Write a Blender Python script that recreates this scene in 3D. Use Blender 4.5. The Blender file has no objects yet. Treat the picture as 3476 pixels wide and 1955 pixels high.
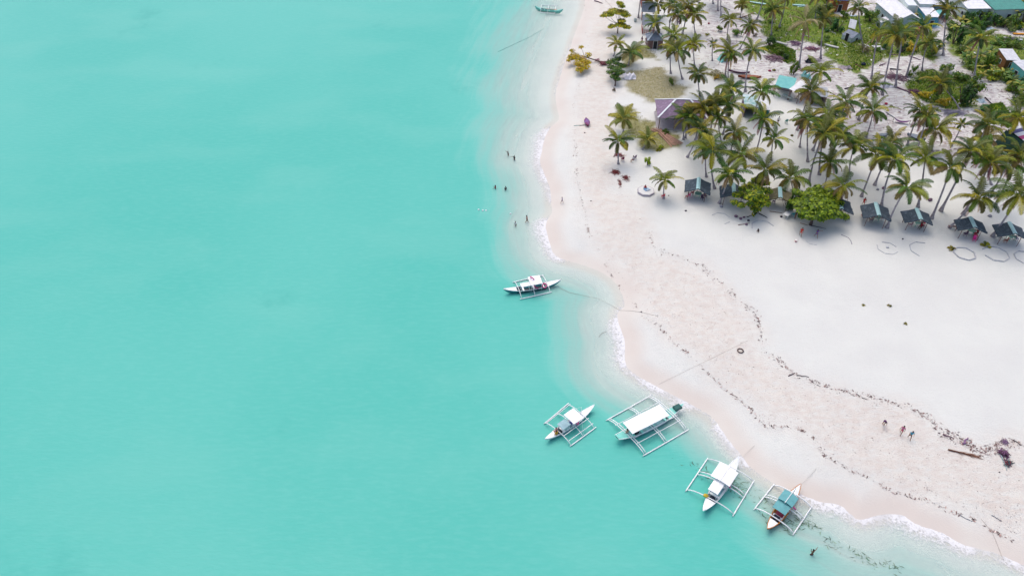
import bpy, bmesh, math, random
import numpy as np
from mathutils import Vector, Matrix, Quaternion

# ------------------------------------------------------------------ camera, sky, sun, exposure
CAM_H, PITCH, FPX, IW, IH = 75.0, math.radians(42), 2482.0, 3476.0, 1955.0
sc = bpy.context.scene
C = sc.collection
cam = bpy.data.objects.new('camera', bpy.data.cameras.new('camera'))
C.objects.link(cam)
cam.location = (0, 0, CAM_H)
cam.rotation_euler = (math.pi / 2 - PITCH, 0, 0)
cam.data.sensor_width = 36
cam.data.lens = 36 * FPX / IW
cam.data.clip_end = 20000
cam.data.clip_start = 0.5
sc.camera = cam

SUN_DIR = Vector((0.14, -0.42, -1.0)).normalized()       # the way the light travels
w = bpy.data.worlds.new('World'); sc.world = w; w.use_nodes = True
nt = w.node_tree
sky = nt.nodes.new('ShaderNodeTexSky'); sky.sky_type = 'NISHITA'; sky.sun_disc = False
sky.sun_elevation = math.asin(-SUN_DIR.z); sky.sun_rotation = math.atan2(-SUN_DIR.x, -SUN_DIR.y)
sky.dust_density = 4.0; sky.air_density = 0.8; sky.ozone_density = 0.6
bg = nt.nodes['Background']; bg.inputs['Strength'].default_value = 0.15
nt.links.new(sky.outputs[0], bg.inputs['Color'])
sun = bpy.data.objects.new('sun', bpy.data.lights.new('sun', 'SUN')); C.objects.link(sun)
sun.rotation_euler = SUN_DIR.to_track_quat('-Z', 'Y').to_euler()
sun.data.energy = 0.65; sun.data.angle = math.radians(75); sun.data.color = (1.0, 0.955, 0.90)
sc.view_settings.view_transform = 'Standard'; sc.view_settings.look = 'None'
sc.view_settings.gamma = 1; sc.view_settings.exposure = 0.60
sc.cycles.transparent_max_bounces = 12

R = math.radians
rnd = random.Random(7)

# ------------------------------------------------------------------ picture position -> ground position
FW = np.array([0, math.cos(PITCH), -math.sin(PITCH)])
UP = np.array([0, math.sin(PITCH), math.cos(PITCH)])
RT = np.array([1.0, 0, 0])
def ray(px, py):
    return FW + RT * ((px - IW / 2) / FPX) - UP * ((py - IH / 2) / FPX)
def GZ(px, py, z=0.0):
    d = ray(px, py); t = (z - CAM_H) / d[2]
    return Vector((d[0] * t, d[1] * t, z))
def to_px(p):
    v = np.array([p[0], p[1], p[2] - CAM_H]); dz = v @ FW
    return IW / 2 + FPX * (v @ RT) / dz, IH / 2 - FPX * (v @ UP) / dz

# shoreline (water's edge), from far to near, then beyond the view
SHORE_PX = [(1990, -60), (1985, 0), (1975, 50), (1952, 110), (1925, 190), (1912, 225), (1898, 270), (1885, 320), (1890, 370),
            (1896, 405), (1868, 432), (1848, 470), (1838, 515), (1832, 550), (1846, 590), (1862, 630), (1868, 660), (1870, 690),
            (1872, 720), (1858, 745), (1850, 770), (1858, 800), (1868, 838), (1884, 868), (1920, 885), (1975, 900), (2040, 925),
            (2082, 955), (2108, 995), (2117, 1040), (2096, 1058), (2096, 1085), (2102, 1110), (2118, 1150), (2120, 1190),
            (2118, 1215), (2128, 1248), (2160, 1275), (2215, 1305), (2270, 1335), (2320, 1360), (2400, 1405),
            (2428, 1430), (2455, 1470), (2480, 1505), (2515, 1545), (2536, 1575), (2570, 1605), (2625, 1640), (2680, 1668),
            (2720, 1680), (2790, 1706), (2848, 1714), (2880, 1740), (2915, 1766), (2960, 1756), (3010, 1746), (3065, 1750),
            (3110, 1780), (3200, 1810), (3270, 1850), (3360, 1872), (3420, 1895), (3476, 1920), (3600, 1970), (3800, 2040)]
# smooth with Catmull-Rom and add a little wobble
sp = np.array([[*GZ(x, y)[:2]] for x, y in SHORE_PX])
sp = np.vstack([[[sp[0][0] + 12, 900]], [[sp[0][0] + 12, 400]], [[sp[0][0] + 3, 240]], sp, [[90, 20]], [[200, -60]], [[900, -600]]])
def catmull(P, n=4):
    out = []
    for i in range(len(P) - 1):
        p0 = P[max(i - 1, 0)]; p1 = P[i]; p2 = P[i + 1]; p3 = P[min(i + 2, len(P) - 1)]
        for k in range(n):
            t = k / n
            out.append(0.5 * ((2 * p1) + (-p0 + p2) * t + (2 * p0 - 5 * p1 + 4 * p2 - p3) * t * t + (-p0 + 3 * p1 - 3 * p2 + p3) * t ** 3))
    out.append(P[-1]); return np.array(out)
SH = catmull(sp[2:-2], 3)
SH = np.vstack([sp[:2], SH, sp[-2:]])
LAND = np.vstack([SH, [[4000, -600]], [[4000, 4000]], [[SH[0][0], 4000]]])

def inside(P, poly):
    x = P[:, 0]; y = P[:, 1]; r = np.zeros(len(P), bool); n = len(poly)
    for i in range(n):
        x1, y1 = poly[i]; x2, y2 = poly[(i + 1) % n]
        if y1 == y2: continue
        c = ((y1 > y) != (y2 > y)) & (x < (x2 - x1) * (y - y1) / (y2 - y1) + x1)
        r ^= c
    return r
def pdist(P, line, closed=False):
    best = np.full(len(P), 1e18); n = len(line)
    for i in range(n if closed else n - 1):
        a = np.array(line[i]); b = np.array(line[(i + 1) % n]); ab = b - a
        L = max(ab @ ab, 1e-9)
        t = np.clip(((P - a) @ ab) / L, 0, 1)
        q = P - a - t[:, None] * ab
        best = np.minimum(best, (q * q).sum(1))
    return np.sqrt(best)
def sdf(P):
    d = pdist(P, SH); return np.where(inside(P, LAND), d, -d)
def undul(x, y):
    return (np.sin(x * .31 + np.sin(y * .23) * 1.7) * np.cos(y * .27 + 1.1) * .05 + np.sin(x * 1.07 + y * .4) * np.sin(y * .93 - x * .3) * .018)
def height(P, d):
    land = 1.15 * (1 - np.exp(-np.maximum(d, 0) / 9.0)) + undul(P[:, 0], P[:, 1]) * np.clip(d / 12, 0, 1)
    sea = -2.6 * (1 - np.exp(np.minimum(d, 0) / 38.0))
    return np.where(d > 0, land, sea)
def ZT(x, y):
    P = np.array([[x, y]]); return float(height(P, sdf(P))[0])
def PL(px, py, dz=0.0):
    z = 0.9
    for _ in range(4):
        p = GZ(px, py, z); z = ZT(p.x, p.y)
    p.z = z + dz; return p
def WAT(px, py, z=0.0): return GZ(px, py, z)

# ------------------------------------------------------------------ materials
def newmat(name):
    m = bpy.data.materials.new(name); m.use_nodes = True
    return m, m.node_tree, m.node_tree.nodes, m.node_tree.links, m.node_tree.nodes['Principled BSDF']
def N(t, k, **kw):
    n = t.nodes.new('ShaderNode' + k)
    for a, b in kw.items():
        if a in n.inputs: n.inputs[a].default_value = b
        else: setattr(n, a, b)
    return n
def mixc(t, fac, a, b, mode='MIX'):
    n = t.nodes.new('ShaderNodeMix'); n.data_type = 'RGBA'; n.blend_type = mode
    for s, v in ((0, fac), (6, a), (7, b)):
        if isinstance(v, bpy.types.NodeSocket): t.links.new(v, n.inputs[s])
        elif isinstance(v, (tuple, list)): n.inputs[s].default_value = (*v[:3], 1)
        else: n.inputs[s].default_value = v
    return n.outputs[2]
def mth(t, op, a, b=0.0, clamp=False):
    n = t.nodes.new('ShaderNodeMath'); n.operation = op; n.use_clamp = clamp
    for s, v in ((0, a), (1, b)):
        if isinstance(v, bpy.types.NodeSocket): t.links.new(v, n.inputs[s])
        else: n.inputs[s].default_value = v
    return n.outputs[0]
def sstep(t, v, a, b):
    n = t.nodes.new('ShaderNodeMapRange'); n.interpolation_type = 'SMOOTHSTEP'
    t.links.new(v, n.inputs[0]); n.inputs[1].default_value = a; n.inputs[2].default_value = b
    return n.outputs[0]
def noise(t, scale, detail=4, rough=.55, vec=None, stretch=None):
    n = N(t, 'TexNoise'); n.inputs['Scale'].default_value = scale; n.inputs['Detail'].default_value = detail
    n.inputs['Roughness'].default_value = rough
    if vec is None:
        g = N(t, 'NewGeometry'); vec = g.outputs['Position']
    if stretch:
        mp = N(t, 'Mapping'); mp.inputs['Scale'].default_value = stretch; t.links.new(vec, mp.inputs[0]); vec = mp.outputs[0]
    t.links.new(vec, n.inputs['Vector']); return n.outputs[0]

MC = {}
def M(name, col, rough=.7, var=.25, scale=3.0, bump=0.0, col2=None, spec=.3, metal=0.0):
    """weathered paint / wood / cloth: two-tone noise over object space"""
    if name in MC: return MC[name]
    m, t, nd, lk, b = newmat(name)
    tc = N(t, 'TexCoord')
    f = noise(t, scale, 5, .6, tc.outputs['Object'])
    f = sstep(t, f, .3, .7)
    c2 = col2 or tuple(c * (1 - var) for c in col)
    lk.new(mixc(t, f, col, c2), b.inputs['Base Color'])
    b.inputs['Roughness'].default_value = rough; b.inputs['Specular IOR Level'].default_value = spec
    b.inputs['Metallic'].default_value = metal
    if bump:
        bn = N(t, 'Bump'); bn.inputs['Strength'].default_value = bump; bn.inputs['Distance'].default_value = .05
        lk.new(noise(t, scale * 5, 4, .6, tc.outputs['Object']), bn.inputs['Height']); lk.new(bn.outputs[0], b.inputs['Normal'])
    MC[name] = m; return m
def corrugated(name, col, col2, dirv=(1, 0, 0), pitch=14.0, rust=(.35, .16, .08), rustamt=.1):
    if name in MC: return MC[name]
    m, t, nd, lk, b = newmat(name)
    tc = N(t, 'TexCoord')
    f = sstep(t, noise(t, 1.2, 5, .6, tc.outputs['Object']), .3, .7)
    c = mixc(t, f, col, col2)
    r = sstep(t, noise(t, 2.6, 6, .7, tc.outputs['Object']), .72 - rustamt, .8)
    lk.new(mixc(t, r, c, rust), b.inputs['Base Color'])
    wv = N(t, 'TexWave'); wv.inputs['Scale'].default_value = pitch / 6.28; wv.bands_direction = 'X'; wv.inputs['Distortion'].default_value = .3
    lk.new(tc.outputs['Object'], wv.inputs[0])
    bn = N(t, 'Bump'); bn.inputs['Strength'].default_value = .5; bn.inputs['Distance'].default_value = .06
    lk.new(wv.outputs[0], bn.inputs['Height']); lk.new(bn.outputs[0], b.inputs['Normal'])
    b.inputs['Roughness'].default_value = .5; b.inputs['Specular IOR Level'].default_value = .35
    MC[name] = m; return m
def thatch(name, col, col2):
    if name in MC: return MC[name]
    m, t, nd, lk, b = newmat(name)
    tc = N(t, 'TexCoord')
    f = noise(t, 1.0, 6, .7, tc.outputs['Object'], (2.5, 14, 6))
    f2 = noise(t, 1.6, 3, .5, tc.outputs['Object'])
    c = mixc(t, sstep(t, f, .32, .68), col, col2)
    c = mixc(t, sstep(t, f2, .5, .85), c, tuple(min(1, x * 1.5) for x in col))
    lk.new(c, b.inputs['Base Color']); b.inputs['Roughness'].default_value = .95; b.inputs['Specular IOR Level'].default_value = .1
    bn = N(t, 'Bump'); bn.inputs['Strength'].default_value = .9; bn.inputs['Distance'].default_value = .08
    lk.new(f, bn.inputs['Height']); lk.new(bn.outputs[0], b.inputs['Normal'])
    MC[name] = m; return m
def leafmat(name, trans=.25, vary=True):
    """leaf colour comes from the leaf's own colour attribute, varied by plant"""
    if name in MC: return MC[name]
    m, t, nd, lk, b = newmat(name)
    at = N(t, 'Attribute'); at.attribute_name = 'leafcol'
    oi = N(t, 'ObjectInfo')
    hs = N(t, 'HueSaturation')
    lk.new(at.outputs['Color'], hs.inputs['Color'])
    lk.new(mth(t, 'ADD', mth(t, 'MULTIPLY', oi.outputs['Random'], .035), .482), hs.inputs['Hue'])
    lk.new(mth(t, 'ADD', mth(t, 'MULTIPLY', oi.outputs['Random'], .40), .98), hs.inputs['Value'])
    c = hs.outputs[0] if vary else at.outputs['Color']
    lk.new(c, b.inputs['Base Color']); b.inputs['Roughness'].default_value = .5; b.inputs['Specular IOR Level'].default_value = .35
    tr = N(t, 'BsdfTranslucent'); lk.new(c, tr.inputs[0])
    mx = N(t, 'MixShader'); mx.inputs[0].default_value = trans
    lk.new(b.outputs[0], mx.inputs[1]); lk.new(tr.outputs[0], mx.inputs[2])
    lk.new(mx.outputs[0], nd['Material Output'].inputs[0])
    MC[name] = m; return m

# ------------------------------------------------------------------ mesh builder
class MB:
    def __init__(s): s.v = []; s.f = []; s.c = []; s.col = (1, 1, 1)
    def face(s, pts):
        i = len(s.v); s.v += [tuple(p) for p in pts]; s.f.append(tuple(range(i, i + len(pts)))); s.c += [s.col] * len(pts)
        return s
    def add(s, vs, fs):
        i = len(s.v); s.v += [tuple(p) for p in vs]; s.f += [tuple(i + k for k in f) for f in fs]; s.c += [s.col] * len(vs); return s
    def box(s, c, size, rot=None, taper=1.0):
        hx, hy, hz = [k / 2 for k in size]
        vs = [Vector((x * hx * (taper if z > 0 else 1), y * hy * (taper if z > 0 else 1), z * hz)) for z in (-1, 1) for y in (-1, 1) for x in (-1, 1)]
        if rot is not None: vs = [rot @ v for v in vs]
        vs = [v + Vector(c) for v in vs]
        return s.add(vs, [(0, 2, 3, 1), (4, 5, 7, 6), (0, 1, 5, 4), (2, 6, 7, 3), (0, 4, 6, 2), (1, 3, 7, 5)])
    def bar(s, a, b, wd, th=None):
        a = Vector(a); b = Vector(b); d = b - a; q = d.to_track_quat('X', 'Z').to_matrix()
        return s.box((a + b) / 2, (d.length, wd, th or wd), q)
    def tube(s, pts, rad, n=6, cap=True):
        pts = [Vector(p) for p in pts]
        if not isinstance(rad, (list, tuple)): rad = [rad] * len(pts)
        vs = []; fs = []; up = Vector((0, 0, 1))
        for i, p in enumerate(pts):
            d = (pts[min(i + 1, len(pts) - 1)] - pts[max(i - 1, 0)]).normalized()
            r = up if abs(d.z) < .9 else Vector((1, 0, 0))
            a = d.cross(r).normalized(); b = d.cross(a).normalized()
            for k in range(n):
                t = 2 * math.pi * k / n; vs.append(p + (a * math.cos(t) + b * math.sin(t)) * rad[i])
        for i in range(len(pts) - 1):
            for k in range(n):
                fs.append((i * n + k, i * n + (k + 1) % n, (i + 1) * n + (k + 1) % n, (i + 1) * n + k))
        if cap: fs.append(tuple(reversed(range(n)))); fs.append(tuple(range((len(pts) - 1) * n, len(pts) * n)))
        return s.add(vs, fs)
    def blob(s, c, r, seed=0, jit=.12, nu=9, nv=6, flat=None):
        rr = random.Random(seed); c = Vector(c); vs = []; fs = []
        r = r if isinstance(r, (tuple, list)) else (r, r, r)
        for j in range(nv + 1):
            ph = math.pi * j / nv
            for i in range(nu):
                th = 2 * math.pi * i / nu; k = 1 + rr.uniform(-jit, jit)
                vs.append(c + Vector((r[0] * math.sin(ph) * math.cos(th) * k, r[1] * math.sin(ph) * math.sin(th) * k, r[2] * math.cos(ph) * k)))
        for j in range(nv):
            for i in range(nu):
                fs.append((j * nu + i, (j + 1) * nu + i, (j + 1) * nu + (i + 1) % nu, j * nu + (i + 1) % nu))
        return s.add(vs, fs)
    def mesh(s, name, mat, leaf=False, smooth=False):
        me = bpy.data.meshes.new(name); me.from_pydata(s.v, [], s.f)
        if mat: me.materials.append(mat)
        if leaf:
            a = me.color_attributes.new('leafcol', 'FLOAT_COLOR', 'POINT')
            arr = np.ones((len(s.v), 4), 'f4'); arr[:, :3] = np.array(s.c, 'f4'); a.data.foreach_set('color', arr.ravel())
        if smooth: me.polygons.foreach_set('use_smooth', [True] * len(me.polygons))
        me.update(); return me
    def build(s, name, mat, parent=None, leaf=False, smooth=False, loc=None):
        o = bpy.data.objects.new(name, s.mesh(name, mat, leaf, smooth)); C.objects.link(o)
        if parent: o.parent = parent
        if loc is not None: o.location = loc
        return o
def tag(o, label=None, cat=None, group=None, kind=None):
    if label: o['label'] = label
    if cat: o['category'] = cat
    if group: o['group'] = group
    if kind: o['kind'] = kind
    return o
def empty(name, loc, rz=0.0):
    o = bpy.data.objects.new(name, None); C.objects.link(o); o.location = loc; o.rotation_euler.z = rz
    o.empty_display_size = .3; return o
def copy_tree(o, parent=None):
    c = o.copy(); C.objects.link(c); c.parent = parent
    for ch in list(o.children): copy_tree(ch, c)
    return c
AUTO = []        # (object, kind, adjective, px, py, suffix)
def auto(o, pool, noun, cat, px, py, adj='', suf='', group=None):
    o['category'] = cat
    if group: o['group'] = group
    AUTO.append((o, pool, noun, px, py, adj, suf)); return o

# ------------------------------------------------------------------ ground and water sheets
def graded(a, b, step, far, g=1.35):
    c = list(np.arange(a, b + step / 2, step)); s = step; x = c[-1]
    while x < far: s *= g; x += s; c.append(x)
    s = step; x = c[0]; pre = []
    while x > -far: s *= g; x -= s; pre.append(x)
    return np.array(pre[::-1] + c)
gx = graded(-145, 152, .55, 4200); gy = graded(28, 222, .55, 4200)
XX, YY = np.meshgrid(gx, gy); P = np.stack([XX.ravel(), YY.ravel()], 1)
nx, ny = len(gx), len(gy)
near = (np.abs(P[:, 0]) < 260) & (P[:, 1] > -50) & (P[:, 1] < 330)
D = np.empty(len(P))
for i in range(0, len(P), 60000): D[i:i + 60000] = sdf(P[i:i + 60000])
Z = height(P, D)
def wn(P, s, seed):           # cheap value noise
    rs = np.random.RandomState(seed); T = rs.rand(256, 256)
    x = P[:, 0] * s; y = P[:, 1] * s; xi = np.floor(x).astype(int); yi = np.floor(y).astype(int)
    fx = x - xi; fy = y - yi; fx = fx * fx * (3 - 2 * fx); fy = fy * fy * (3 - 2 * fy)
    g = lambda a, b: T[a % 256, b % 256]
    return (g(xi, yi) * (1 - fx) + g(xi + 1, yi) * fx) * (1 - fy) + (g(xi, yi + 1) * (1 - fx) + g(xi + 1, yi + 1) * fx) * fy
def fbm(P, s, seed): return wn(P, s, seed) * .55 + wn(P, s * 2.1, seed + 1) * .3 + wn(P, s * 4.3, seed + 2) * .15
def wpoly(pts): return np.array([[*GZ(x, y, 1.0)[:2]] for x, y in pts])
def pmask(P, pts, soft=1.0, wob=1.5, ns=.25, seed=3):
    poly = wpoly(pts); m = np.zeros(len(P)); lo = poly.min(0) - 6; hi = poly.max(0) + 6
    k = (P[:, 0] > lo[0]) & (P[:, 0] < hi[0]) & (P[:, 1] > lo[1]) & (P[:, 1] < hi[1])
    Q = P[k]; d = pdist(Q, poly, True); d = np.where(inside(Q, poly), d, -d) + (fbm(Q, ns, seed) - .5) * 2 * wob
    m[k] = np.clip(d / soft + .5, 0, 1); return m
WRACK_HI = [(2012, -30), (2105, 0), (2110, 120), (2085, 200), (2092, 330), (2085, 420), (2110, 560), (2095, 640), (2150, 680), (2170, 740), (2205, 790), (2225, 845),
            (2310, 870), (2385, 900), (2440, 955), (2500, 1010), (2570, 1070), (2580, 1130), (2600, 1190), (2650, 1225), (2700, 1275), (2830, 1320),
            (2960, 1345), (3070, 1375), (3140, 1410), (3180, 1450), (3210, 1475), (3290, 1515), (3340, 1530), (3395, 1500), (3440, 1490), (3476, 1520), (3700, 1600)]
WRACK_LO = [(1988, -30), (1988, 60), (1993, 130), (1985, 220), (1965, 290), (1945, 350), (1950, 440), (1955, 540), (1955, 600), (1970, 650), (1985, 720),
            (2000, 790), (2035, 840), (2070, 905), (2105, 960), (2150, 1010), (2175, 1060), (2240, 1100), (2290, 1160), (2330, 1190), (2400, 1255), (2455, 1305),
            (2520, 1355), (2570, 1400), (2600, 1440), (2700, 1445), (2760, 1475), (2800, 1540), (2850, 1560), (2890, 1590), (2960, 1615), (3040, 1660),
            (3150, 1685), (3230, 1725), (3300, 1745), (3380, 1790), (3476, 1835), (3700, 1930)]
BEACH = WRACK_LO + WRACK_HI[::-1]
GRASS = [([(2115, 276), (2137, 237), (2259, 221), (2267, 262), (2340, 300), (2310, 325), (2226, 345), (2176, 334), (2148, 309)], .2),
         ([(2120, 165), (2165, 155), (2226, 177), (2231, 201), (2176, 193), (2130, 230)], .3),
         ([(2090, 358), (2135, 356), (2160, 386), (2223, 416), (2225, 438), (2300, 441), (2306, 493), (2232, 505), (2170, 490), (2110, 440)], .35),
         ([(2491, 12), (2543, -30), (2731, -30), (2814, -30), (2830, 63), (3000, 55), (3000, 155), (2938, 165), (2952, 220), (2910, 248), (2855, 221), (2808, 193), (2781, 155), (2690, 143), (2629, 149), (2577, 110), (2593, 69)], .9),
         ([(2876, 110), (3070, 90), (3180, 110), (3170, 215), (3120, 190), (3091, 193), (3000, 200), (2960, 225), (2876, 248)], .75),
         ([(2580, 165), (2640, 150), (2700, 175), (2700, 215), (2676, 221)], .6),
         ([(3102, 254), (3152, 240), (3180, 250), (3310, 270), (3320, 364), (3207, 373), (3113, 340), (3069, 293)], .8),
         ([(3215, 85), (3240, 200), (3290, 245), (3330, 262), (3400, 280), (3440, 330), (3476, 390), (3650, 430), (3650, 112), (3476, 125), (3370, 118), (3340, 100)], .85),
         ([(3200, 50), (3650, 40), (3650, 92), (3290, 96)], .9),
         ([(3335, 362), (3400, 352), (3450, 420), (3420, 440), (3380, 410)], .7),
         ([(2395, 255), (2430, 238), (2465, 255), (2450, 270)], .3)]
beach = pmask(P, BEACH, 5.0, 2.2, .22, 5)
grass = np.zeros(len(P)); gtone = np.zeros(len(P))
for i, (pg, tone) in enumerate(GRASS):
    m = pmask(P, pg, 1.2, 2.2, .35, 20 + i); grass = np.maximum(grass, m); gtone = np.where(m > .02, tone, gtone)
far_green = (YY.ravel() > 208) & (XX.ravel() > 46)
grass = np.where(far_green, np.maximum(grass, np.clip((fbm(P, .08, 77) - .25) * 5, 0, 1)), grass); gtone = np.where(far_green & (gtone == 0), .8, gtone)
VILLAGE = [(2400, -60), (2360, 100), (2420, 230), (2560, 230), (2640, 300), (2800, 400), (3000, 520), (3200, 560), (3476, 620), (3700, 640), (3700, -60)]
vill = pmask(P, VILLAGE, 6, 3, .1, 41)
wet = np.where(D > 0, np.clip(1 - D / 4.2, 0, 1), np.clip(1 + D / 2.0, 0, 1))
def grid_mesh(name, keep, zz, cols, mat):
    idx = np.arange(nx * ny).reshape(ny, nx)
    q = np.stack([idx[:-1, :-1], idx[:-1, 1:], idx[1:, 1:], idx[1:, :-1]], -1).reshape(-1, 4)
    q = q[keep[q].any(1)]
    used = np.unique(q); rm = np.full(nx * ny, -1); rm[used] = np.arange(len(used)); q = rm[q]
    co = np.stack([P[used, 0], P[used, 1], zz[used]], 1).astype('f4')
    me = bpy.data.meshes.new(name); me.vertices.add(len(co)); me.vertices.foreach_set('co', co.ravel())
    me.loops.add(q.size); me.loops.foreach_set('vertex_index', q.ravel().astype('i4'))
    me.polygons.add(len(q)); me.polygons.foreach_set('loop_start', (np.arange(len(q)) * 4).astype('i4'))
    me.polygons.foreach_set('use_smooth', np.ones(len(q), bool))
    me.update(calc_edges=True); me.validate()
    for an, arr in cols.items():
        a = me.color_attributes.new(an, 'FLOAT_COLOR', 'POINT'); f = np.ones((len(used), 4), 'f4')
        for k in range(len(arr)): f[:, k] = arr[k][used]
        a.data.foreach_set('color', f.ravel())
    me.materials.append(mat)
    o = bpy.data.objects.new(name, me); C.objects.link(o); return o

# sand / grass ground material
m, t, nd, lk, b = newmat('sand_ground')
at = N(t, 'Attribute'); at.attribute_name = 'zones'; sep = N(t, 'SeparateColor'); lk.new(at.outputs['Color'], sep.inputs[0])
at2 = N(t, 'Attribute'); at2.attribute_name = 'zones2'; sep2 = N(t, 'SeparateColor'); lk.new(at2.outputs['Color'], sep2.inputs[0])
n_big = noise(t, .12, 3); n_mid = noise(t, .9, 5, .6); n_fine = noise(t, 5.5, 4, .65)
n_str = noise(t, 1.4, 5, .65, None, (.5, 1.3, 1))
c = mixc(t, sstep(t, n_big, .3, .7), (0.615, 0.626, 0.588), (0.583, 0.589, 0.559))                         # dry upper beach
beige = mixc(t, sstep(t, n_mid, .3, .72), (0.615, 0.588, 0.534), (0.560, 0.505, 0.453))                      # mid beach, walked on
beige = mixc(t, mth(t, 'MULTIPLY', sstep(t, n_fine, .56, .74), .5), beige, (.50, .42, .39))
c = mixc(t, mth(t, 'MULTIPLY', sep.outputs[0], sstep(t, n_str, .18, .62)), c, beige)
c = mixc(t, mth(t, 'MULTIPLY', sstep(t, noise(t, 3.2, 3, .6), .6, .75), .22), c, (.46, .41, .41))
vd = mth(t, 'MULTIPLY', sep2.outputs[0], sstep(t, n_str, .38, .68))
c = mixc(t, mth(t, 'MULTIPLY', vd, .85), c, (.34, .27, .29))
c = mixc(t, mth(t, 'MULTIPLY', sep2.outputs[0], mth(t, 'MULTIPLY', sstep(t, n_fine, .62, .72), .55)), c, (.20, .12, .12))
wetc = mixc(t, sstep(t, n_big, .35, .65), (0.574, 0.542, 0.493), (0.550, 0.500, 0.453))
c = mixc(t, sstep(t, sep.outputs[2], .05, .75), c, wetc)
g1 = mixc(t, sstep(t, n_mid, .3, .7), (.060, .140, .006), (.140, .210, .010))
g2 = mixc(t, sstep(t, n_mid, .3, .7), (.21, .17, .075), (.30, .245, .13))
gc = mixc(t, sep2.outputs[1], g2, g1)
gc = mixc(t, mth(t, 'MULTIPLY', sstep(t, n_fine, .52, .72), .6), gc, (.30, .25, .15))
gm = mth(t, 'MULTIPLY', sep.outputs[1], sstep(t, mth(t, 'ADD', mth(t, 'MULTIPLY', sep2.outputs[1], .35), n_fine), .3, .62))
c = mixc(t, gm, c, gc)
lk.new(c, b.inputs['Base Color'])
lk.new(mth(t, 'SUBTRACT', .95, mth(t, 'MULTIPLY', sep.outputs[2], .35)), b.inputs['Roughness']); b.inputs['Specular IOR Level'].default_value = .25
bn = N(t, 'Bump'); bn.inputs['Distance'].default_value = .12
lk.new(mth(t, 'MULTIPLY', mth(t, 'SUBTRACT', 1.0, sep.outputs[2]), .75), bn.inputs['Strength'])
lk.new(mth(t, 'ADD', n_fine, mth(t, 'MULTIPLY', n_mid, .8)), bn.inputs['Height']); lk.new(bn.outputs[0], b.inputs['Normal'])
MC['sand_ground'] = m
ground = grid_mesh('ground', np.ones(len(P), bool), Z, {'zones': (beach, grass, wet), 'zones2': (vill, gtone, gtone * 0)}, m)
tag(ground, kind='structure')

# water: opacity grows with the depth of the water, foam at its edge
rowy = [GZ(1738, v)[1] for v in (-60, 200, 420, 620, 800, 950, 1120, 1300, 1450, 1550, 1660, 1800, 1955)]
wid = [27, 24, 17.0, 13, 10.5, 12.5, 11.5, 9.5, 7.5, 6.0, 5.0, 9.0, 12.5]
W = np.interp(YY.ravel(), rowy[::-1], wid[::-1])
W = W * (1 + (fbm(P, .05, 9) - .5) * .5)
dep = np.clip(-D / W, 0, 3)
fw_key = [(1985, 0, .0), (1896, 405, .15), (1850, 480, 1.8), (1834, 530, 1.4), (1868, 640, 1.2), (1872, 720, .3), (1854, 775, 1.9), (1880, 860, 1.2), (1975, 900, .15), (2082, 955, .1),
          (2096, 1060, .6), (2105, 1120, 1.7), (2120, 1200, 1.3), (2160, 1275, .8), (2215, 1305, 1.2), (2300, 1350, 1.6), (2400, 1405, .5), (2455, 1470, 1.1), (2515, 1550, 1.4),
          (2570, 1605, .5), (2625, 1640, .4), (2720, 1680, .9), (2820, 1715, 1.3), (2915, 1766, .9), (3065, 1750, 1.6), (3200, 1810, 1.2), (3360, 1872, .9), (3476, 1920, 1.0), (3700, 2000, 1)]
kp = np.array([[*GZ(a, b_)[:2]] for a, b_, _ in fw_key]); kw = np.array([k[2] for k in fw_key])
foam = np.zeros(len(P)); sel = (D < 1.5) & (D > -8) & near
Q = P[sel]; dd = ((Q[:, None, :] - kp[None]) ** 2).sum(2); wt = 1 / (dd + 1) ** 1.5
fwid = (wt * kw).sum(1) / wt.sum(1)
foam[sel] = np.clip(1 - (-D[sel] + .1) / (fwid * 2.5 + .05), 0, 1) * np.clip(fwid, 0, 1)
m, t, nd, lk, b = newmat('sea_water')
at = N(t, 'Attribute'); at.attribute_name = 'sea'; sep = N(t, 'SeparateColor'); lk.new(at.outputs['Color'], sep.inputs[0])
geo = N(t, 'NewGeometry')
xyz = N(t, 'SeparateXYZ'); lk.new(geo.outputs['Position'], xyz.inputs[0])
cmb = N(t, 'CombineXYZ'); lk.new(mth(t, 'MULTIPLY', sep.outputs[2], 60.0), cmb.inputs[0]); lk.new(mth(t, 'MULTIPLY', xyz.outputs[1], .10), cmb.inputs[1]); lk.new(mth(t, 'MULTIPLY', xyz.outputs[0], .05), cmb.inputs[2])
band = noise(t, .55, 4, .6, cmb.outputs[0])  # caustic light bands along the shore, painted into the water's colour and opacity
depth = mth(t, 'MULTIPLY', sep.outputs[0], 3.0)
dd_ = mth(t, 'ADD', depth, mth(t, 'MULTIPLY', mth(t, 'SUBTRACT', band, .5), mth(t, 'MULTIPLY', sstep(t, depth, .05, .5), .6)))
big1 = noise(t, .018, 3, .5, None, (1, .7, 1)); big2 = noise(t, .06, 3, .5, None, (.6, 1.2, 1)); rip = noise(t, 1.3, 3, .6, None, (.45, 1.5, 1))
deep = mixc(t, sstep(t, big1, .38, .60), (0.076, 0.419, 0.355), (0.097, 0.441, 0.376))
deep = mixc(t, mth(t, 'MULTIPLY', sstep(t, big2, .45, .7), .35), deep, (0.144, 0.465, 0.398))
deep = mixc(t, mth(t, 'MULTIPLY', sstep(t, rip, .40, .72), .20), deep, (0.158, 0.485, 0.434))
deep = mixc(t, mth(t, 'MULTIPLY', sstep(t, noise(t, .045, 5, .65), .60, .74), .42), deep, (0.047, 0.339, 0.290))
deep = mixc(t, mth(t, 'MULTIPLY', sstep(t, noise(t, .9, 4, .7), .66, .74), mth(t, 'MULTIPLY', sstep(t, noise(t, .03, 2, .5), .5, .62), .6)), deep, (.035, .26, .22))
shal = (.43, .61, .56)
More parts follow.
